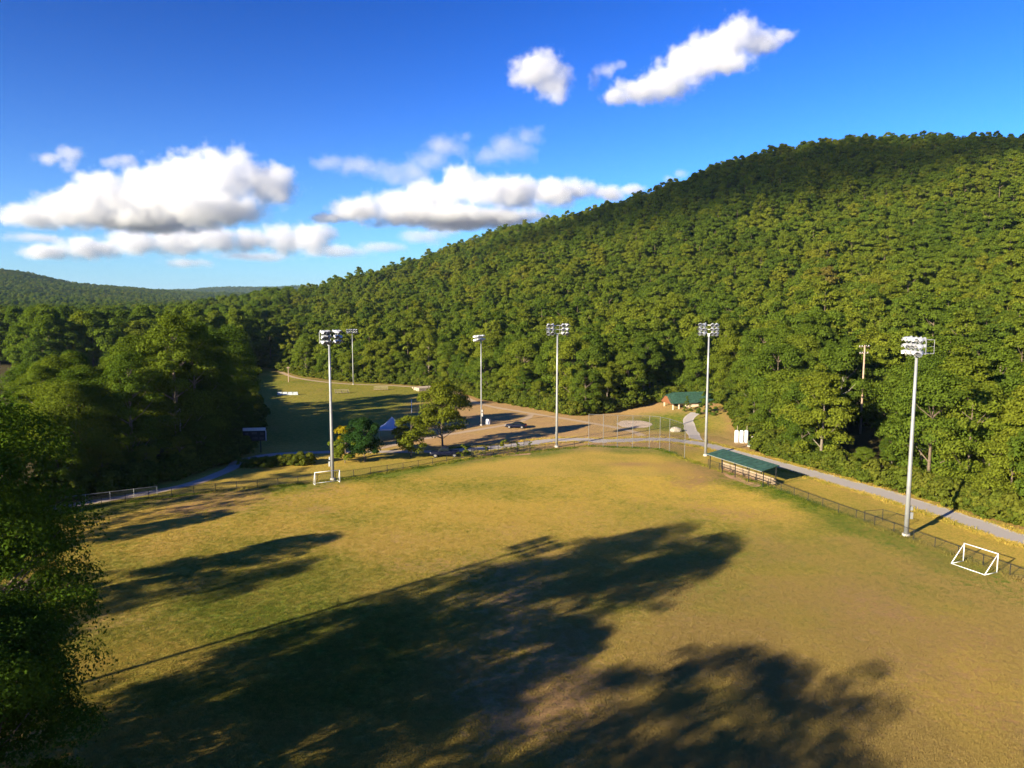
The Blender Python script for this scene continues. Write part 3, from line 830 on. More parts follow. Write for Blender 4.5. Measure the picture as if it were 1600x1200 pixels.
fence([(-63, 100.2), (-57.8, 103.4), (-52.6, 106.6)], 1.2, 'short length of pale wire fence beside the gravel path at the edge of the wood', rmat='galv')
fence([(45.5, 92.5), (48.2, 93.2), (49.6, 90.3)], 1.5, 'small wire pen outside the fence close to the light pole by the road', exact=True)

# ------------------------------------------------------------------ floodlight poles
lamp_mb = MB()
prof = [(.05, -.30), (.16, -.28), (.27, -.12), (.34, .10), (.345, .14)]
nn = 12; vv = []; ff = []
for (r_, y_) in prof:
    for k in range(nn):
        a = 2 * math.pi * k / nn; vv.append((r_ * math.cos(a), y_, r_ * math.sin(a)))
for i in range(len(prof) - 1):
    for k in range(nn):
        ff.append((i * nn + k, i * nn + (k + 1) % nn, (i + 1) * nn + (k + 1) % nn, (i + 1) * nn + k))
ff.append(tuple(range(nn)))
lamp_mb.add(vv, ff)
hood = []                                                    # visor over the upper half of the opening
for y_, r_ in ((.14, .35), (.42, .36)):
    for k in range(7):
        a = math.pi * k / 6; hood.append((r_ * math.cos(a), y_, r_ * math.sin(a)))
lamp_mb.add(hood, [(k, k + 1, 7 + k + 1, 7 + k) for k in range(6)])
lamp_mb.box((0, -.42, -.02), (.22, .30, .24))
_o = lamp_mb.build('floodlight', M['lamp'], smooth=False); LAMP = _o.data; bpy.data.objects.remove(_o)
gl = MB(); gl.add([(.33 * math.cos(2 * math.pi * k / 12), .12, .33 * math.sin(2 * math.pi * k / 12)) for k in range(12)], [tuple(range(12))])
_o = gl.build('lens', M['lamp_glass']); LENS = _o.data; bpy.data.objects.remove(_o)
def light_pole(x, y, h, aim, rows, cols, label, base_r=.30, group=None, cage=False):
    rz = math.atan2(aim[1] - y, aim[0] - x) - math.pi / 2     # lamps look along local +y
    root = thing('light_pole', label, 'light pole', (x, y, 0), rz, group)
    mb = MB(); mb.tube([(0, 0, -.3), (0, 0, h * .33), (0, 0, h * .66), (0, 0, h)], [base_r * .86, base_r * .74, base_r * .60, base_r * .46], 14)
    mb.build('pole', M['galv'], root, smooth=True)
    mb = MB(); mb.tube([(0, 0, -.1), (0, 0, .35)], base_r * 1.35, 12); mb.build('base_collar', M['concrete'], root)
    gap = .78; wid = max(abs(c) for c in cols) + .35
    fr = MB(); z0 = h + .05
    for i in range(rows):
        fr.box((0, 0, z0 + i * gap), (wid * 2, .09, .11))
    for xx in (-.45, .45, -wid + .1, wid - .1): fr.box((xx, -.06, z0 + (rows - 1) * gap / 2), (.07, .06, (rows - 1) * gap + .12))
    fr.box((0, 0, h - .2), (base_r * 1.2, base_r * 1.2, .5))
    fr.build('crossarm_frame', M['galv'], root)
    if cage:
        cg = MB()
        for xx in (-.9, .9):
            for zz in (0, 1.6): cg.tube([(xx, -.1, z0 + zz), (xx, -1.5, z0 + zz)], .03, 5)
            cg.tube([(xx, -1.5, z0), (xx, -1.5, z0 + 1.6)], .03, 5)
        for zz in (0, .8, 1.6): cg.tube([(-.9, -1.5, z0 + zz), (.9, -1.5, z0 + zz)], .03, 5)
        cg.box((0, -1.0, z0 - .02), (1.8, 1.0, .04))
        cg.build('service_cage', M['galv'], root)
    for i in range(rows):
        for c in cols:
            o = link('floodlight', LAMP, root, (c, .46, z0 + i * gap + .02))
            o.rotation_euler = (R(-24 + random.uniform(-5, 5)), 0, R(random.uniform(-26, 26) - c * 7))
            o.scale = (1.12, 1.12, 1.12)
            link('lens', LENS, o)
    mb = MB(); mb.box((0, -base_r - .14, 2.6), (.45, .28, .8)); mb.box((0, -base_r * .9 - .14, 3.5), (.35, .26, .5)); mb.build('control_box', M['galv'], root)
    return root
CEN = (6, 92)
light_pole(47.8, 86.7, 22.2, (8, 86), 3, (-1.45, -.5, .5, 1.45), 'tall grey floodlight pole by the road fence, close to the triangular goal', .33, cage=True)
light_pole(35.9, 134.2, 22.6, (20, 108), 3, (-1.5, -.75, .75, 1.5), 'tall grey floodlight pole at the end of the green-roofed dugout', .30)
light_pole(8.8, 142.6, 22.3, (12, 104), 3, (-1.8, -1.05, 1.05, 1.8), 'tall grey floodlight pole between the open dugout and the backstop', .30)
light_pole(-28.7, 115.4, 22.0, (0, 100), 3, (-1.8, -1.15, .55, 1.15, 1.8), 'tall grey floodlight pole rising behind the white soccer goal', .32)
light_pole(-7.1, 168.4, 19.8, (-50, 190), 2, (-1.6, -.8, 0, .8, 1.6), 'slim floodlight pole on the scorched ground near the parked sedan', .20)
light_pole(-55.5, 255.7, 18.2, (-50, 210), 2, (-1.6, -.8, 0, .8, 1.6), 'slim floodlight pole at the far edge of the green meadow', .22)
light_pole(-52.5, 33.5, 22.4, (0, 60), 3, (-1.8, -1.1, 0, 1.1, 1.8), 'floodlight pole beside the spreading trees throwing a thin shadow over the field', .32)

# ------------------------------------------------------------------ soccer goals
def goal(x, y, rz, w, h, d, label, box=False):
    root = thing('soccer_goal', label, 'goal', (x, y, 0), rz)
    r = .055; M_ = M['white']
    for sx in (-1, 1):
        mb = MB(); mb.tube([(sx * w / 2, 0, 0), (sx * w / 2, 0, h)], r, 8); mb.build('upright', M_, root, smooth=True)
    mb = MB(); mb.tube([(-w / 2 - r, 0, h), (w / 2 + r, 0, h)], r, 8); mb.build('crossbar', M_, root, smooth=True)
    for sx in (-1, 1):
        mb = MB(); mb.tube([(sx * w / 2, 0, h), (sx * w / 2, d, .05)], r * .85, 8); mb.build('back_stay', M_, root, smooth=True)
        mb = MB(); mb.tube([(sx * w / 2, 0, .05), (sx * w / 2, d, .05)], r * .85, 8); mb.build('side_bar', M_, root, smooth=True)
    mb = MB(); mb.tube([(-w / 2, d, .05), (w / 2, d, .05)], r * .85, 8); mb.build('ground_bar', M_, root, smooth=True)
    return root
goal(50.1, 76.2, math.atan2(-3.3, 1.4) + math.pi, 3.7, 2.05, 1.9, 'white triangular-sided soccer goal turned towards the fence by the road')
goal(-28.9, 112.9, math.atan2(2.0, 3.6), 3.9, 2.0, 1.1, 'white soccer goal in front of the outfield fence and light pole')

# ------------------------------------------------------------------ roofed dugout
A_ = Vector((36.2, 124.4, 0)); B2 = Vector((41.2, 111.2, 0))            # back line of the dugout, road side
ax_d = (B2 - A_).normalized(); nr_d = Vector((ax_d.y, -ax_d.x, 0))        # towards the field
if nr_d.x > 0: nr_d = -nr_d
Ld = (B2 - A_).length
root = thing('dugout', 'long open dugout with green metal roof and block wall beside the road', 'dugout', tuple(A_), math.atan2(ax_d.y, ax_d.x))
side = -1.0 if Vector((-ax_d.y, ax_d.x, 0)).dot(nr_d) < 0 else 1.0       # local y sign towards the field
W_ = 2.5
nseg = 11; seam = Ld / nseg
for k in range(nseg):                                                     # roof sheets, each its own panel
    mb = MB(); x0, x1 = k * seam + .01 - .5, (k + 1) * seam - .01 - .5
    mb.prism([(x0, 0), (x1, 0), (x1, .05), (x1 - .05, .05), (x1 - .05, .09), (x1 - .09, .09), (x1 - .09, .05), (x0, .05)], 0, 1)
    mb.v = [(x, side * (y * (W_ + .9) - .45), 3.12 - .62 * y + z) for x, y, z in mb.v]
    mb.build('roof_panel', M['green_roof'], root)
mb = MB(); mb.box((Ld / 2 - .5, side * (W_ + .42), 2.47), (Ld + .05, .04, .10)); mb.build('fascia', M['galv'], root)
mb = MB(); mb.box((Ld / 2 - .5, side * -.42, 3.05), (Ld + .05, .05, .14)); mb.build('fascia', M['dark_wood'], root)
for k in range(5):
    for yy, hh in ((.1, 3.0), (W_, 2.52)):
        mb = MB(); mb.box((k * (Ld - .6) / 4, side * yy, hh / 2), (.11, .11, hh)); mb.build('post', M['black_metal'], root)
nb = 8
for row in range(5):
    for k in range(nb):
        mb = MB(); bl = (Ld - 1.2) / nb; off = (row % 2) * bl / 2
        x0 = .3 + k * bl + off * .5; mb.box((x0 + bl / 2, side * .22, .1 + row * .205 + .1), (bl - .02, .19, .19)); mb.build('block', M['stone'], root)
mb = MB(); mb.box((Ld / 2 - .3, side * .75, .46), (Ld - 1.6, .36, .06))
for k in range(5): mb.box((1 + k * (Ld - 2.6) / 4, side * .75, .22), (.08, .3, .42))
mb.build('bench', M['dark_wood'], root)

# ------------------------------------------------------------------ open dugout (frame only) on the other side
root = thing('open_dugout', 'roofless wire dugout with climbing plants and a gate at each end', 'dugout', (-6.4, 132.1, 0), math.atan2(5.7, 9.8))
Lo = math.hypot(9.8, 5.7)
for k in range(5):
    for yy in (0.0, 2.2):
        link('post', post_mesh(2.1, .05, M['black_metal']), root, (k * Lo / 4, yy, 0))
for yy in (0.0, 2.2):
    for zz in (1.05, 2.08):
        mb = MB(); mb.tube([(0, yy, zz), (Lo, yy, zz)], .03, 6); mb.build('rail', M['black_metal'], root)
for k in range(4):
    for yy in (0.0, 2.2):
        o = link('mesh_panel', panel_mesh(3.0, 1.25), root, (k * Lo / 4, yy, 0)); o.scale = (Lo / 12, 1, .95)
for xx in (0, Lo):
    mb = MB(); mb.tube([(xx, 0, 2.1), (xx, 2.2, 2.1)], .035, 6); mb.build('rail', M['black_metal'], root)
    o = link('mesh_panel', panel_mesh(3.0, 1.25), root, (xx, 0, 0)); o.rotation_euler.z = math.pi / 2; o.scale = (.73, 1, 1.6)
mb = MB(); mb.box((Lo / 2, 1.7, .45), (Lo - 2.5, .35, .06))
for k in range(4): mb.box((1.8 + k * (Lo - 3.6) / 3, 1.7, .21), (.08, .3, .42))
mb.build('bench', M['dark_wood'], root)

# ------------------------------------------------------------------ green-roofed building
root = thing('pavilion', 'small cream building with green metal roof and orange wooden gable at the wood edge', 'building', (41.2, 186.5, 0), R(12))
root.scale = (.72, .72, .72)
Lb, Wb, He, Hr = 15.0, 8.4, 3.9, 7.2
mb = MB(); mb.box((Lb / 2 + 3.4, Wb / 2, He / 2), (Lb - 3.4, Wb - .8, He)); mb.build('wall', M['cream'], root)
mb = MB(); mb.box((1.2, .45, .65), (2.3, .3, 1.3)); mb.build('porch_wall', M['cream'], root)
mb = MB(); mb.box((1.2, Wb - .45, .65), (2.3, .3, 1.3)); mb.build('porch_wall', M['cream'], root)
mb = MB(); mb.box((Lb / 2, Wb / 2, .06), (Lb + 1, Wb + 1, .14)); mb.build('floor_slab', M['concrete'], root)
mb = MB(); mb.box((5.2, -1.0, .35), (4.6, 1.6, .7)); mb.build('terrace_wall', M['cream'], root)
for xx, yy in ((.25, .45), (2.5, .45), (.25, Wb - .45)):
    mb = MB(); mb.box((xx, yy, He / 2), (.42, .42, He)); mb.build('pillar', M['cream'], root)
ns = 20
for sgn in (0, 1):
    for k in range(ns):
        x0 = -1.0 + k * (Lb + 2) / ns; x1 = -1.0 + (k + 1) * (Lb + 2) / ns - .02
        e0, e1 = (-.5, Wb / 2 + .02) if sgn == 0 else (Wb + .5, Wb / 2 - .02)
        zb = He - .15
        clip = 0.0 if k > 2 else (3 - k) * .34                            # clipped hip over the gable
        yt = e1 + (e0 - e1) * clip * .28; zt = Hr + (zb - Hr) * clip * .28
        mb = MB()
        mb.add([(x0, e0, zb), (x1, e0, zb), (x1, e1 if k > 2 else yt, Hr if k > 2 else zt), (x0, e1 if k > 2 else yt, Hr if k > 2 else zt - .2 * (k < 3)),
                (x0, e0, zb + .08), (x1, e0, zb + .08), (x1, e1 if k > 2 else yt, (Hr if k > 2 else zt) + .08), (x0, e1 if k > 2 else yt, (Hr if k > 2 else zt - .2) + .08)],
               [(0, 1, 2, 3), (7, 6, 5, 4), (0, 1, 5, 4), (1, 2, 6, 5), (2, 3, 7, 6), (3, 0, 4, 7)])
        mb.build('roof_sheet', M['green_roof'], root)
mb = MB(); mb.add([(-.95, Wb / 2 - 1.5, Hr - 1.15), (-.95, Wb / 2 + 1.5, Hr - 1.15), (2.0, Wb / 2, Hr + .08)], [(0, 1, 2)]); mb.build('hip_sheet', M['green_roof'], root)
for k in range(12):                                                       # gable boards
    y0 = -.6 + k * (Wb + 1.2) / 12; y1 = y0 + (Wb + 1.2) / 12 - .02
    def roofz(y): return min(Hr - 1.2, He - .4 + (Hr - He + .35) * (1 - abs(y - Wb / 2) / (Wb / 2 + .9)))
    mb = MB(); a0, a1 = roofz(y0), roofz(y1)
    if min(a0, a1) < He - .28: a0, a1 = max(a0, He - .25), max(a1, He - .25)
    mb.add([(-.55, y0, He - .45), (-.55, y1, He - .45), (-.55, y1, a1), (-.55, y0, a0), (-.45, y0, He - .45), (-.45, y1, He - .45), (-.45, y1, a1), (-.45, y0, a0)],
           [(3, 2, 1, 0), (4, 5, 6, 7), (0, 1, 5, 4), (1, 2, 6, 5), (2, 3, 7, 6), (3, 0, 4, 7)])
    mb.build('gable_board', M['orange_wood'], root)
mb = MB(); mb.box((6.0, .37, 1.1), (1.0, .08, 2.1)); d_ = mb.build('door', M['dark_inside'], root)
mb = MB(); mb.box((6.35, .31, 1.05), (.06, .05, .14)); mb.build('handle', M['galv'], d_)
for xx in (8.4, 10.6):
    mb = MB(); mb.box((xx, .36, 1.75), (1.1, .08, .8)); w_ = mb.build('window', M['car_glass'], root)
    mb = MB(); mb.box((xx, .33, 2.19), (1.3, .12, .09)); mb.box((xx, .33, 1.30), (1.3, .16, .09)); mb.build('frame', M['dark_wood'], w_)

# ------------------------------------------------------------------ scoreboard
root = thing('scoreboard', 'black scoreboard on two posts with a pale header strip at the meadow edge', 'scoreboard', (-48.7, 137.2, 0), R(8))
for xx in (-1.05, 1.05):
    mb = MB(); mb.box((xx, .12, 2.3), (.2, .2, 4.9)); mb.build('post', M['black_metal'], root)
mb = MB(); mb.box((0, -.06, 3.25), (4.1, .18, 1.95)); mb.build('board', M['board_black'], root)
mb = MB(); mb.box((0, -.06, 4.5), (4.1, .2, .55)); mb.build('header_panel', M['board_pale'], root)
mb = MB(); mb.box((2.1, -.06, 3.25), (.1, .24, 1.95)); mb.build('side_trim', M['board_pale'], root)
M['digit'] = surf('dim_digit_panel', (.05, .05, .055), .4, .3, 8)
for xx, zz, ww in ((-1.4, 3.65, .6), (0, 3.75, .9), (1.4, 3.65, .6), (-1.3, 2.75, .8), (.1, 2.8, .9), (1.3, 2.75, .7)):
    mb = MB(); mb.box((xx, -.17, zz), (ww, .04, .42)); mb.build('digit_panel', M['digit'], root)

# ------------------------------------------------------------------ canopy tent
root = thing('canopy_tent', 'white peaked canopy tent half hidden behind the small trees', 'tent', (-25.2, 152.5, 0), R(4))
for sx in (-1, 1):
    for sy in (-1, 1):
        mb = MB(); mb.tube([(sx * 2.4, sy * 2.4, 0), (sx * 2.4, sy * 2.4, 2.35)], .04, 6); mb.build('leg', M['galv'], root)
def sag(a, b): return a * (1 - b) ** 1.25
v = []; n_ = 6
for s4 in range(4):
    mb = MB(); rows_ = []
    for j in range(n_ + 1):
        q = j / n_; hz = 2.35 + 2.2 * (q ** 1.35); rr = 2.5 * (1 - q)
        rows_.append([(rr * (2 * k / 4 - 1), -rr, hz) for k in range(5)])
    vs_ = [p for row_ in rows_ for p in row_]
    fs = [(j * 5 + k, j * 5 + k + 1, j * 5 + k + 6, j * 5 + k + 5) for j in range(n_) for k in range(4)]
    vs_ += [(2.5 * (2 * k / 4 - 1), -2.5, 2.05) for k in range(5)]
    b0 = (n_ + 1) * 5
    fs += [(b0 + k, b0 + k + 1, k + 1, k) for k in range(4)]
    c4, s_4 = math.cos(s4 * math.pi / 2), math.sin(s4 * math.pi / 2)
    mb.add([(x * c4 - y * s_4, x * s_4 + y * c4, z) for x, y, z in vs_], fs)
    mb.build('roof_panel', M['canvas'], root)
root = thing('folding_table', 'low white folding table beside the canopy tent', 'table', (-31.3, 150.5, 0), R(15))
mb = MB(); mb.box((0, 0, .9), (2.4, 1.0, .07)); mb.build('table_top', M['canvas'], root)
for sx in (-1, 1):
    for sy in (-1, 1):
        mb = MB(); mb.tube([(sx * 1.0, sy * .4, 0), (sx * 1.05, sy * .42, .88)], .03, 6); mb.build('leg', M['galv'], root)

# ------------------------------------------------------------------ vehicles (nose along local +x)
def wheel(parent, x, y, r):
    mb = MB(); mb.prism([(r * math.cos(2 * math.pi * k / 18), r * math.sin(2 * math.pi * k / 18)) for k in range(18)], -.11, .11)
    w = mb.build('wheel', M['tyre'], parent, (x, y, r))
    s = 1 if y > 0 else -1
    mb = MB(); mb.prism([(r * .62 * math.cos(2 * math.pi * k / 12), r * .62 * math.sin(2 * math.pi * k / 12)) for k in range(12)], s * .10, s * .125)
    mb.build('rim', M['rim'], w)
def loft(mb, secs):
    """cross sections (x, half width low, half width high, z low, z high): rounded body shell"""
    n = 8; vs_ = []
    for x, wl, wh, zl, zh in secs:
        vs_ += [(x, -wl * .9, zl), (x, -wl, zl + (zh - zl) * .25), (x, -wl, zl + (zh - zl) * .7), (x, -wh, zh), (x, wh, zh), (x, wl, zl + (zh - zl) * .7), (x, wl, zl + (zh - zl) * .25), (x, wl * .9, zl)]
    fs = [(i * n + k, i * n + (k + 1) % n, (i + 1) * n + (k + 1) % n, (i + 1) * n + k) for i in range(len(secs) - 1) for k in range(n)]
    fs += [tuple(range(n)), tuple(range((len(secs) - 1) * n, len(secs) * n))]
    mb.add(vs_, fs)
def vehicle(name, label, cat, x, y, rz, L_, body, cabin, roof, wheels, r, tailx, nosex, hb):
    root = thing(name, label, cat, (x, y, 0), rz)
    mb = MB(); loft(mb, body); mb.build('body', M['car_blue'], root, smooth=True)
    mb = MB(); loft(mb, cabin); mb.build('window_band', M['car_glass'], root)
    mb = MB(); loft(mb, roof); mb.build('roof', M['car_blue'], root, smooth=True)
    for wx in wheels:
        for s in (-1, 1): wheel(root, wx, s * .82, r)
    for s in (-1, 1):
        mb = MB(); mb.box((nosex, s * .62, hb), (.1, .36, .16)); mb.build('headlight', M['clear_lens'], root)
        mb = MB(); mb.box((tailx, s * .66, hb + .08), (.1, .3, .16)); mb.build('tail_light', M['red_lens'], root)
        mb = MB(); mb.box((cabin[0][0] - .25 if False else cabin[-1][0] - .55, s * 1.0, hb + .32), (.2, .18, .14)); mb.build('mirror', M['car_blue'], root)
    mb = MB(); mb.box((nosex + .03, 0, hb - .25), (.1, 1.6, .18)); mb.build('bumper', M['black_metal'], root)
    mb = MB(); mb.box((tailx - .03, 0, hb - .22), (.1, 1.6, .18)); mb.build('bumper', M['black_metal'], root)
    return root
vehicle('sedan', 'dark blue sedan parked on the scorched grass beside the dirt track', 'car', .9, 165.2, R(172), 4.8,
        [(-2.4, .72, .6, .42, .85), (-2.25, .86, .76, .3, .98), (-1.2, .9, .82, .25, 1.0), (0, .9, .84, .24, .98), (1.1, .9, .82, .25, .95), (2.1, .86, .7, .28, .82), (2.42, .66, .5, .38, .66)],
        [(-1.85, .72, .68, .93, .97), (-1.05, .76, .60, .92, 1.36), (.25, .77, .60, .92, 1.38), (1.15, .76, .70, .9, .94)],
        [(-1.08, .60, .5, 1.335, 1.40), (-.4, .62, .52, 1.36, 1.46), (.3, .61, .5, 1.345, 1.41)], (-1.45, 1.45), .33, -2.36, 2.36, .66)
vehicle('pickup_truck', 'dark blue pickup truck parked in tree shade behind the outfield fence', 'truck', -12.4, 133.6, R(184), 5.3,
        [(-2.65, .88, .84, .5, 1.1), (-2.5, .95, .92, .45, 1.16), (-.9, .96, .93, .42, 1.14), (.2, .96, .9, .42, 1.14), (1.2, .96, .88, .42, 1.12), (2.4, .94, .84, .42, 1.02), (2.68, .85, .7, .5, .9)],
        [(-.75, .84, .72, 1.1, 1.72), (-.6, .85, .72, 1.1, 1.78), (.55, .85, .72, 1.1, 1.78), (1.25, .84, .8, 1.08, 1.12)],
        [(-.7, .73, .64, 1.74, 1.80), (-.1, .74, .66, 1.76, 1.86), (.5, .73, .64, 1.74, 1.80)], (-1.75, 1.75), .40, -2.62, 2.64, .86)
bpy.context.view_layer.update()

# ------------------------------------------------------------------ utilities beside the road
for k, (dx, dy) in enumerate(((0, 0), (.95, -.25), (1.9, -.1))):
    root = thing('storage_tank', ['white upright tank with a thin vent pipe beside the road', 'white upright tank in the middle of the three beside the road', 'white upright tank next to the grey pedestal beside the road'][k], 'tank', (45.6 + dx, 147.2 + dy, 0))
    mb = MB(); mb.tube([(0, 0, .15), (0, 0, .25), (0, 0, 2.35), (0, 0, 2.55), (0, 0, 2.62)], [.36, .42, .42, .34, .1], 16); mb.build('shell', M['white'], root, smooth=True)
    mb = MB(); mb.box((0, 0, .08), (.8, .8, .18)); mb.build('plinth', M['concrete'], root)
    if k != 1:
        mb = MB(); mb.tube([(.1, 0, 2.5), (.1, 0, 3.5)], .035, 6); mb.build('vent_pipe', M['lumber'], root)
root = thing('meter_pedestal', 'narrow grey meter pedestal next to the white tanks', 'pedestal', (48.6, 146.2, 0), .3)
mb = MB(); mb.box((0, 0, .75), (.45, .35, 1.5)); mb.build('cabinet', M['concrete'], root)
mb = MB(); mb.box((0, -.19, 1.0), (.32, .03, .5)); mb.build('door', M['galv'], root)
root = thing('transformer_box', 'squat dark green electrical box on a pad near the white tanks', 'electrical box', (47.7, 143.4, 0), .45)
mb = MB(); mb.box((0, 0, .62), (1.7, 1.2, .9)); mb.box((0, 0, 1.10), (1.8, 1.3, .08)); mb.build('cabinet', M['transformer'], root)
mb = MB(); mb.box((0, 0, .09), (2.1, 1.6, .2)); mb.build('pad', M['concrete'], root)
for k, (x, y, a) in enumerate(((49.4, 141.2, -.6),)):
    root = thing('concrete_barrier', 'pale concrete block lying by the road beyond the green electrical box', 'barrier', (x, y, 0), a)
    mb = MB(); mb.box((0, 0, .3), (1.9, .6, .6), 0, .88); mb.build('block', M['concrete'], root)
    mb = MB(); mb.tube([(-.5, 0, .56), (-.5, 0, .68), (.5, 0, .68), (.5, 0, .56)], .02, 5); mb.build('lifting_bar', M['galv'], root)

# boulder on the lawn
bm = bmesh.new(); bmesh.ops.create_icosphere(bm, subdivisions=4, radius=1)
for v_ in bm.verts:
    p = v_.co.copy(); n_ = .72 + .55 * float(fbm(p.x * 1.3 + 5, p.y * 1.3 + p.z * 1.7, 77, 3))
    v_.co = Vector((p.x * 1.35 * n_, p.y * .9 * n_, max(p.z * .75 * n_ + .35, -.1)))
me = bpy.data.meshes.new('boulder'); bm.to_mesh(me); bm.free(); me.materials.append(M['rock'])
tag(link('boulder', me, None, (36.1, 160.2, 0)), 'pale rounded boulder on the lawn by the driveway', 'boulder')

# ------------------------------------------------------------------ utility pole in the wood
z0 = float(height(72, 150))
root = thing('utility_pole', 'wooden utility pole with two crossarms standing among the hillside trees', 'utility pole', (72, 150, z0 - .3), R(20))
ht = 20.0 - z0
mb = MB(); mb.tube([(0, 0, 0), (0, 0, ht * .5), (0, 0, ht)], [.22, .18, .14], 10); mb.build('pole', M['pole_wood'], root, smooth=True)
for zz, w in ((ht - .35, 2.6), (ht - 1.7, 2.2)):
    mb = MB(); mb.box((0, .14, zz), (w, .12, .14)); c_ = mb.build('crossarm', M['pole_wood'], root)
    for k in (-1, -.45, .45, 1):
        mb = MB(); mb.tube([(k * w * .46, .14, zz + .07), (k * w * .46, .14, zz + .2), (k * w * .46, .14, zz + .3)], [.03, .07, .04], 8); mb.build('insulator', M['white'], c_)

# ------------------------------------------------------------------ small things out on the far meadow
def bleacher(x, y, rz, label):
    root = thing('bleacher', label, 'bleacher', (x, y, 0), rz)
    for i in range(3):
        mb = MB(); mb.box((0, i * .7, .4 + i * .35), (4.6, .32, .06)); mb.build('seat_plank', M['lumber'], root)
    for xx in (-1.9, 0, 1.9):
        mb = MB(); mb.box((xx, .7, .36), (.07, 1.9, .07)); mb.box((xx, 0, .2), (.07, .07, .4)); mb.box((xx, .7, .37), (.07, .07, .74)); mb.box((xx, 1.4, .55), (.07, .07, 1.1)); mb.build('frame', M['black_metal'], root)
bleacher(-42.8, 238.4, R(10), 'low bleacher on the meadow towards the lumber stack')
bleacher(-53.4, 229.8, R(25), 'low bleacher alone in the middle of the sunlit meadow')
root = thing('barrier_wall', 'long low white barrier lying in the shade of the green meadow', 'barrier', (-69.5, 226.5, 0), R(4))
for k in range(4):
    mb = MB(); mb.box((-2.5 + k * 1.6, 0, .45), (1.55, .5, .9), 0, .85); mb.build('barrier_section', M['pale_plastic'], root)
root = thing('lumber_stack', 'stack of pale boards at the far wood edge past the meadow', 'lumber', (-28.6, 239.5, 0), R(35))
for i in range(4):
    for k in range(6):
        mb = MB(); mb.box((random.uniform(-.3, .3), -1.9 + k * .75, .15 + i * .26), (6.5, .6, .2), random.uniform(-.05, .05)); mb.build('board', M['lumber'], root)
root = thing('white_post', 'slim white post standing on the shaded meadow behind the small trees', 'post', (-26, 188.6, 0))
mb = MB(); mb.tube([(0, 0, -.2), (0, 0, 3.3)], .09, 8); mb.build('shaft', M['white'], root)
mb = MB(); mb.box((0, 0, 3.35), (.26, .26, .12)); mb.build('cap', M['white'], root)
root = thing('wooden_post', 'weathered wooden post with a short crossbar at the far end of the meadow', 'post', (-80.7, 264.2, 0))
mb = MB(); mb.tube([(0, 0, -.3), (0, 0, 5.6)], [.16, .12], 8); mb.build('shaft', M['pole_wood'], root)
mb = MB(); mb.box((0, 0, 5.2), (1.3, .12, .14)); mb.build('crossbar', M['pole_wood'], root)
root = thing('wooden_post', 'bare grey post standing at the foot of the wood above the gravel path', 'post', (-58.2, 127.5, 0))
mb = MB(); mb.tube([(0, 0, -.3), (0, 0, 9.8)], [.17, .12], 8); mb.build('shaft', M['galv'], root)
mb = MB(); mb.box((0, -.2, 9.4), (.5, .5, .25)); mb.build('lamp_head', M['galv'], root)
root = thing('folding_sign', 'small white folding sign on the dry grass near the slim light pole', 'sign', (-5.6, 170.2, 0), R(-30))
for s in (-1, 1):
    mb = MB(); mb.box((0, 0, .62), (1.0, .05, 1.2)); mb.v = [(x, y + s * (.32 - z * .22), z) for x, y, z in mb.v]; mb.build('panel', M['white'], root)
mb = MB(); mb.tube([(-.48, 0, 1.2), (.48, 0, 1.2)], .03, 6); mb.build('hinge', M['galv'], root)
# dead trees with bare pale trunks in the hillside wood
for x, y, h_, lab in ((12.5, 203, 12, 'bare pale trunk of a dead tree between leafy trees above the dirt track'), (64, 142, 14, 'forked bare dead tree showing pale among the leaves above the road')):
    z0 = float(height(x, y)); root = thing('dead_tree', lab, 'dead tree', (x, y, z0 - .2))
    mb = MB(); mb.tube([(0, 0, 0), (.2, 0, h_ * .4), (-.1, .1, h_ * .75), (.2, 0, h_)], [.26, .2, .13, .04], 8); mb.build('trunk', M['pale_bark'], root)
    for k in range(5):
        a = random.uniform(0, 6.28); zz = h_ * random.uniform(.5, .9); l_ = random.uniform(1.2, 2.6)
        mb = MB(); mb.tube([(0, 0, zz), (math.cos(a) * l_ * .5, math.sin(a) * l_ * .5, zz + l_ * .3), (math.cos(a) * l_, math.sin(a) * l_, zz + l_ * .9)], [.08, .05, .015], 5); mb.build('limb', M['pale_bark'], root)

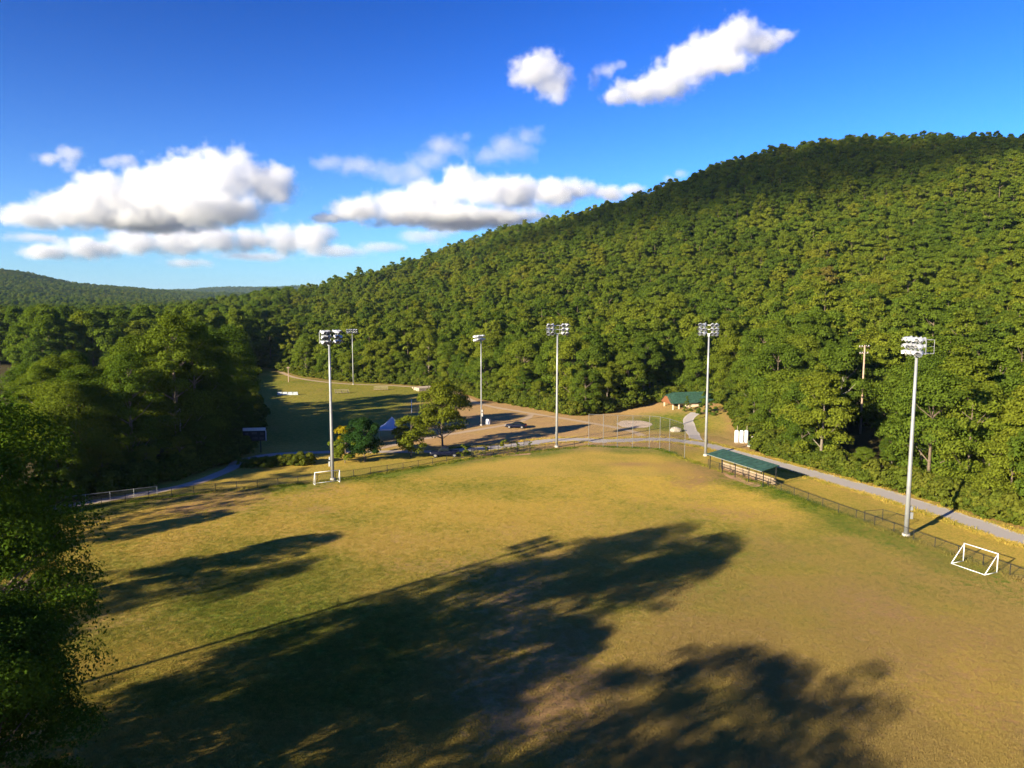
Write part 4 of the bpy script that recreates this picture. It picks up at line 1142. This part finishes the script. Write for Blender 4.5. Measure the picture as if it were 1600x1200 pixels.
# ------------------------------------------------------------------ clouds: real water-droplet volumes in the sky
def cloud_mat():
    m = bpy.data.materials.new('cloud_droplets'); m.use_nodes = True; t = m.node_tree; t.nodes.clear()
    o = t.nodes.new('ShaderNodeOutputMaterial'); v = t.nodes.new('ShaderNodeVolumePrincipled')
    v.inputs['Color'].default_value = (.935, .94, .955, 1); v.inputs['Density'].default_value = 1.0
    t.links.new(v.outputs[0], o.inputs['Volume'])
    return m
M['cloud'] = cloud_mat()
def cloud(label, loc, blobs, dens, ns, amp, vox, soft=1.7):
    """blobs: (x, y, z, rx, ry, rz) in metres about loc"""
    b = np.array(blobs, float); mn = (b[:, :3] - b[:, 3:] * 1.6).min(0); mx = (b[:, :3] + b[:, 3:] * 1.6).max(0)
    g = bpy.data.node_groups.new('cloud', 'GeometryNodeTree')
    g.interface.new_socket('Geometry', in_out='OUTPUT', socket_type='NodeSocketGeometry')
    N, L = g.nodes.new, g.links.new
    out = N('NodeGroupOutput'); vc = N('GeometryNodeVolumeCube')
    vc.inputs['Min'].default_value = mn; vc.inputs['Max'].default_value = mx
    for k, a in enumerate('XYZ'): vc.inputs['Resolution ' + a].default_value = max(10, min(420, int((mx[k] - mn[k]) / vox)))
    pos = N('GeometryNodeInputPosition')
    def mth(op, *a):
        n = N('ShaderNodeMath'); n.operation = op
        for i, x in enumerate(a):
            if isinstance(x, (int, float)): n.inputs[i].default_value = x
            else: L(x, n.inputs[i])
        return n.outputs[0]
    def vec(op, a, c):
        n = N('ShaderNodeVectorMath'); n.operation = op; L(a, n.inputs[0]); n.inputs[1].default_value = c
        return n.outputs[0]
    def noise(scale, detail, rough, seed):
        n = N('ShaderNodeTexNoise'); n.inputs['Scale'].default_value = scale; n.inputs['Detail'].default_value = detail; n.inputs['Roughness'].default_value = rough
        L(vec('ADD', pos.outputs[0], (loc[0] + seed, loc[1], loc[2])), n.inputs['Vector']); return n.outputs[0]
    cur = None
    for x, y, z, rx, ry, rz in blobs:
        d = vec('DIVIDE', vec('SUBTRACT', pos.outputs[0], (x, y, z)), (rx, ry, rz))
        n = N('ShaderNodeVectorMath'); n.operation = 'LENGTH'; L(d, n.inputs[0])
        f = mth('SUBTRACT', 1.0, n.outputs['Value'])
        cur = f if cur is None else mth('SMOOTH_MAX', cur, f, .2)
    f = mth('MULTIPLY_ADD', mth('SUBTRACT', noise(1 / ns, 10, .69, 0), .5), amp * 2.6, cur)
    f = mth('MULTIPLY_ADD', mth('SUBTRACT', noise(1 / (ns * 2.7), 3, .5, 900), .5), amp, f)
    f = mth('MULTIPLY', mth('SUBTRACT', f, .05), soft)
    n = N('ShaderNodeClamp'); L(f, n.inputs[0])
    L(mth('MULTIPLY', n.outputs[0], dens), vc.inputs['Density'])
    sm = N('GeometryNodeSetMaterial'); sm.inputs['Material'].default_value = M['cloud']
    L(vc.outputs[0], sm.inputs[0]); L(sm.outputs[0], out.inputs[0])
    o = link('cloud', bpy.data.meshes.new('cloud'), None, loc)
    o.modifiers.new('cloud', 'NODES').node_group = g
    return tag(o, label, 'cloud', kind='stuff')
cloud('largest heaped white cloud with a flat grey base over the low hills', (-5432, 12000, 1734),
      [(-2257, -109, -308, 522, 470, 209), (-1635, 24, -208, 679, 611, 334), (-1011, -71, -47, 679, 611, 418), (-394, 56, 23, 679, 611, 480), (177, 58, 192, 574, 517, 501), (737, -218, 173, 627, 564, 543), (1096, -183, 222, 470, 423, 501), (1503, 141, 192, 522, 470, 376), (1761, -50, 272, 261, 235, 230), (721, -200, -208, 940, 846, 292), (-719, 497, -308, 1253, 1128, 209)],
      0.006, 230, 0.9, 26, 1.9)
cloud('low row of white clouds beneath the largest heaped cloud', (-7468, 18000, 1536),
      [(-3816, -17, -261, 705, 634, 204), (-2881, 202, -139, 752, 677, 313), (-1561, -14, -17, 721, 649, 376), (-711, 91, 14, 815, 733, 407), (369, -228, 14, 815, 733, 376), (1141, 68, 14, 627, 564, 313), (1913, 203, 44, 689, 620, 407), (2609, 12, 105, 658, 592, 439), (2921, 73, 226, 376, 338, 282)],
      0.004, 300, 0.9, 38, 1.7)
cloud('long white cloud bank trailing down towards the shoulder of the steep hill', (-457, 12500, 1783),
      [(-2640, 52, -320, 381, 343, 98), (-2104, -171, -215, 490, 441, 196), (-1462, 112, -90, 544, 490, 261), (-821, 44, 15, 598, 539, 326), (-340, -73, 223, 457, 411, 326), (138, -204, 98, 544, 490, 305), (617, 153, 98, 522, 470, 305), (1149, -12, 77, 544, 490, 261), (1574, 72, 140, 413, 372, 196), (2053, 112, 98, 370, 333, 152), (2425, 47, 140, 272, 245, 98), (-610, 586, -267, 1741, 1567, 152)],
      0.006, 230, 0.9, 28, 1.8)
cloud('thin grey wisps of cloud above the long cloud bank', (-846, 9500, 1908),
      [(-1449, -24, -117, 281, 253, 99), (-1088, 88, -156, 364, 327, 149), (-727, -15, -235, 331, 298, 182), (-444, 115, -219, 331, 298, 198), (-217, 95, -78, 314, 283, 149), (82, -107, 63, 331, 298, 132), (268, -48, 188, 165, 149, 83), (524, -67, -46, 298, 268, 132), (806, 129, 79, 347, 313, 165), (1047, -10, 204, 198, 179, 132), (1183, 12, 313, 116, 104, 74)],
      0.0017, 210, 1.35, 24, 1.3)
cloud('small round white cloud by itself beside the long slanting cloud', (179, 4500, 1331),
      [(-28, -27, 56, 172, 155, 102), (55, 1, -2, 117, 106, 117), (78, -7, -75, 78, 70, 63), (-104, -14, 20, 117, 106, 63)],
      0.014, 80, 0.95, 7, 1.9)
cloud('bright slanting white cloud highest in the blue sky', (1138, 4500, 1449),
      [(-515, 8, -207, 117, 106, 47), (-383, 11, -170, 164, 148, 78), (-215, 58, -98, 180, 162, 117), (-67, 26, 0, 180, 162, 133), (81, 59, 83, 172, 155, 133), (191, 40, 155, 141, 127, 117), (342, 55, 126, 141, 127, 70), (454, 12, 144, 86, 78, 39), (103, -49, -36, 180, 162, 63)],
      0.014, 80, 0.95, 7, 1.9)
cloud('small torn wisp of cloud at the foot of the slanting cloud', (567, 4500, 1395),
      [(-77, 16, -43, 55, 49, 63), (-3, 32, 7, 86, 78, 47), (80, 18, 36, 55, 49, 31)],
      0.006, 80, 1.1, 8, 2)
cloud('small pale cloud floating left of the largest heaped cloud', (-5959, 10000, 1936),
      [(-183, 12, 5, 209, 188, 104), (75, 33, 71, 191, 172, 139), (108, -32, -77, 139, 125, 104)],
      0.004, 180, 1, 22, 1.8)
cloud('tiny pale cloud just above the largest heaped cloud', (-5225, 10000, 1917),
      [(-98, 42, -8, 157, 141, 78), (98, 9, 8, 157, 141, 87)],
      0.0035, 160, 1, 20, 1.6)
cloud('tiny pale cloud low over the shoulder of the steep hill', (2145, 10000, 1710),
      [(-63, -19, -33, 113, 102, 61), (63, -36, 33, 104, 94, 61)],
      0.0035, 160, 1, 20, 1.6)
cloud('faint veil of cloud trailing from the right end of the largest heaped cloud', (-3341, 12500, 1790),
      [(-330, 123, 91, 435, 392, 152), (40, 171, -13, 435, 392, 131), (-75, -161, -274, 490, 441, 131), (365, 78, 195, 326, 294, 109)],
      0.0009, 300, 1.1, 36, 2)
cloud('faint streaks of cloud low over the end of the valley', (-5810, 20000, 1562),
      [(-6873, -75, 224, 1044, 940, 122), (-2791, -219, -453, 783, 705, 139), (-1065, -172, -283, 1044, 940, 122), (1002, 225, -114, 1044, 940, 157), (2378, 234, 5, 783, 705, 139), (3411, -222, 224, 609, 548, 209), (3926, 38, 393, 418, 376, 174)],
      0.0012, 420, 1.1, 60, 2)
# the cloud whose shadow lies over the upper hill; it floats behind the viewpoint, towards the sun
def sunward(l, w, a):
    return (l * .667 + a * .745, -l * .745 + a * .667, (w - a * math.sin(SUN_EL)) / math.cos(SUN_EL))
_c = sunward(-320, 262, -3200)
_b = []
for l, w, r_, rz_ in ((-405, 255, 100, 80), (-320, 265, 125, 95), (-240, 290, 105, 90), (-185, 322, 80, 70), (-440, 215, 70, 45)):
    q = sunward(l, w, -3200 + random.uniform(-40, 40))
    _b.append((q[0] - _c[0], q[1] - _c[1], q[2] - _c[2], r_, r_, rz_))
cloud('white cloud drifting in front of the sun and shading the upper hill', _c, _b, .013, 110, .8, 10, 2)


# ------------------------------------------------------------------ grass standing on the field, taller along fences and road edges
def grass_mat():
    m = bpy.data.materials.new('grass_blades'); m.use_nodes = True; t = m.node_tree; t.nodes.clear(); N = t.nodes.new; L = t.links.new
    o = N('ShaderNodeOutputMaterial'); a = N('ShaderNodeAttribute'); a.attribute_type = 'INSTANCER'; a.attribute_name = 'dry'
    oi = N('ShaderNodeObjectInfo')
    ad = N('ShaderNodeMath'); ad.operation = 'MULTIPLY_ADD'; ad.inputs[1].default_value = .7
    sb = N('ShaderNodeMath'); sb.operation = 'SUBTRACT'; sb.inputs[1].default_value = .5; L(oi.outputs['Random'], sb.inputs[0])
    L(sb.outputs[0], ad.inputs[0]); L(a.outputs['Fac'], ad.inputs[2])
    r = N('ShaderNodeValToRGB'); e = r.color_ramp.elements
    e[0].position = .05; e[0].color = (.085, .140, .013, 1); e[1].position = .95; e[1].color = (.55, .400, .085, 1)
    q = e.new(.45); q.color = (.27, .260, .034, 1)
    L(ad.outputs[0], r.inputs[0])
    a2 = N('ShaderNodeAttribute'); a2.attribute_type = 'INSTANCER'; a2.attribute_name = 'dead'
    mb_ = N('ShaderNodeMixRGB'); L(a2.outputs['Fac'], mb_.inputs[0]); L(r.outputs[0], mb_.inputs[1]); mb_.inputs[2].default_value = (.345, .25, .082, 1)  # blades follow the same dead-grass and painted vignette mask
    d = N('ShaderNodeBsdfDiffuse'); tr = N('ShaderNodeBsdfTranslucent'); mx = N('ShaderNodeMixShader'); mx.inputs[0].default_value = .3
    L(mb_.outputs[0], d.inputs[0]); L(mb_.outputs[0], tr.inputs[0]); L(d.outputs[0], mx.inputs[1]); L(tr.outputs[0], mx.inputs[2]); L(mx.outputs[0], o.inputs[0])
    return m
M['grass_blades'] = grass_mat()
for k in range(3):
    r = np.random.default_rng(200 + k); nb_ = 34
    base = r.normal(size=(nb_, 2)) * .13; az = r.random(nb_) * 6.283; hgt = .035 + .05 * r.random(nb_); wd = .012 + .01 * r.random(nb_)
    bx_, by_ = np.cos(az), np.sin(az); ln = hgt * (.3 + .9 * r.random(nb_))
    v = np.stack([np.c_[base[:, 0] - by_ * wd, base[:, 1] + bx_ * wd, np.zeros(nb_) - .01], np.c_[base[:, 0] + by_ * wd, base[:, 1] - bx_ * wd, np.zeros(nb_) - .01],
                  np.c_[base[:, 0] + bx_ * ln + by_ * wd * .2, base[:, 1] + by_ * ln - bx_ * wd * .2, hgt], np.c_[base[:, 0] + bx_ * ln - by_ * wd * .2, base[:, 1] + by_ * ln + bx_ * wd * .2, hgt]], 1).reshape(-1, 3)
    PROTO['tuft_%d' % k] = bpy.data.objects.new('tuft', mesh_np('tuft', v, np.arange(len(v)).reshape(-1, 4), [M['grass_blades']]))
def cover_at(x, y):
    i = np.clip(np.searchsorted(GX, x) - 1, 0, nx - 2); j = np.clip(np.searchsorted(GY, y) - 1, 0, ny - 2)
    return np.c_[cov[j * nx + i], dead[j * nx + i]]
yy = 34 * (118 / 34.0) ** rng.random(150000)                   # thins out with distance
xx = rng.uniform(-.78, .95, len(yy)) * yy
keep = inside(xx, yy, FIELD); xx, yy = xx[keep], yy[keep]
size = rng.uniform(.6, 1.25, len(xx))
ex, ey = [], []
for line, w in ((FENCE_L, .25), (FENCE_R, .25), (BACK, .3)):
    for a, b in zip(line[:-1], line[1:]):
        for _ in range(int(math.dist(a, b) * 7)):
            q = random.random(); ex.append(a[0] + (b[0] - a[0]) * q + random.gauss(0, w)); ey.append(a[1] + (b[1] - a[1]) * q + random.gauss(0, w))
rd = smooth_line(ROAD)
for p, p2 in zip(rd[:-1], rd[1:]):
    d_ = (p2 - p).normalized()
    for s in (-1, 1):
        for _ in range(8):
            o_ = s * (2.3 + abs(random.gauss(0, .45)) - .12); ex.append(p.x - d_.y * o_ + random.uniform(-.5, .5) * d_.x); ey.append(p.y + d_.x * o_ + random.uniform(-.5, .5) * d_.y)
ex, ey = np.array(ex), np.array(ey)
XX, YY = np.r_[xx, ex], np.r_[yy, ey]
SZ = np.r_[size, rng.uniform(1.2, 3.4, len(ex))]
cv = cover_at(XX, YY)
ok = rng.random(len(XX)) > cv[:, 1] * 1.1
XX, YY, SZ, cv = XX[ok], YY[ok], SZ[ok], cv[ok]
go_ = scatter('field_grass', 'short half-dry grass covering the sports field and the verges', 'grass', XX, YY, ['tuft_0', 'tuft_1', 'tuft_2'], SZ, rng, 0.0)
go_.data.attributes.new('dry', 'FLOAT', 'POINT').data.foreach_set('value', cv[:, 0].astype(np.float32))
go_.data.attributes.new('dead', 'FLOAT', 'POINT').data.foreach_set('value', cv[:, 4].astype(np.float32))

# ------------------------------------------------------------------ the air of the valley
m = bpy.data.materials.new('haze'); m.use_nodes = True; t = m.node_tree; t.nodes.clear()
o_ = t.nodes.new('ShaderNodeOutputMaterial'); v_ = t.nodes.new('ShaderNodeVolumePrincipled')
v_.inputs['Color'].default_value = (.50, .75, 1.0, 1); v_.inputs['Density'].default_value = 3.6e-5
v_.inputs['Anisotropy'].default_value = 0.0
t.links.new(v_.outputs[0], o_.inputs['Volume'])
mb = MB(); mb.box((0, 4000, 114), (44000, 44000, 232)); hz = mb.build('haze', m)
tag(hz, 'faint blue haze lying over the valley and hills', 'haze', kind='stuff')
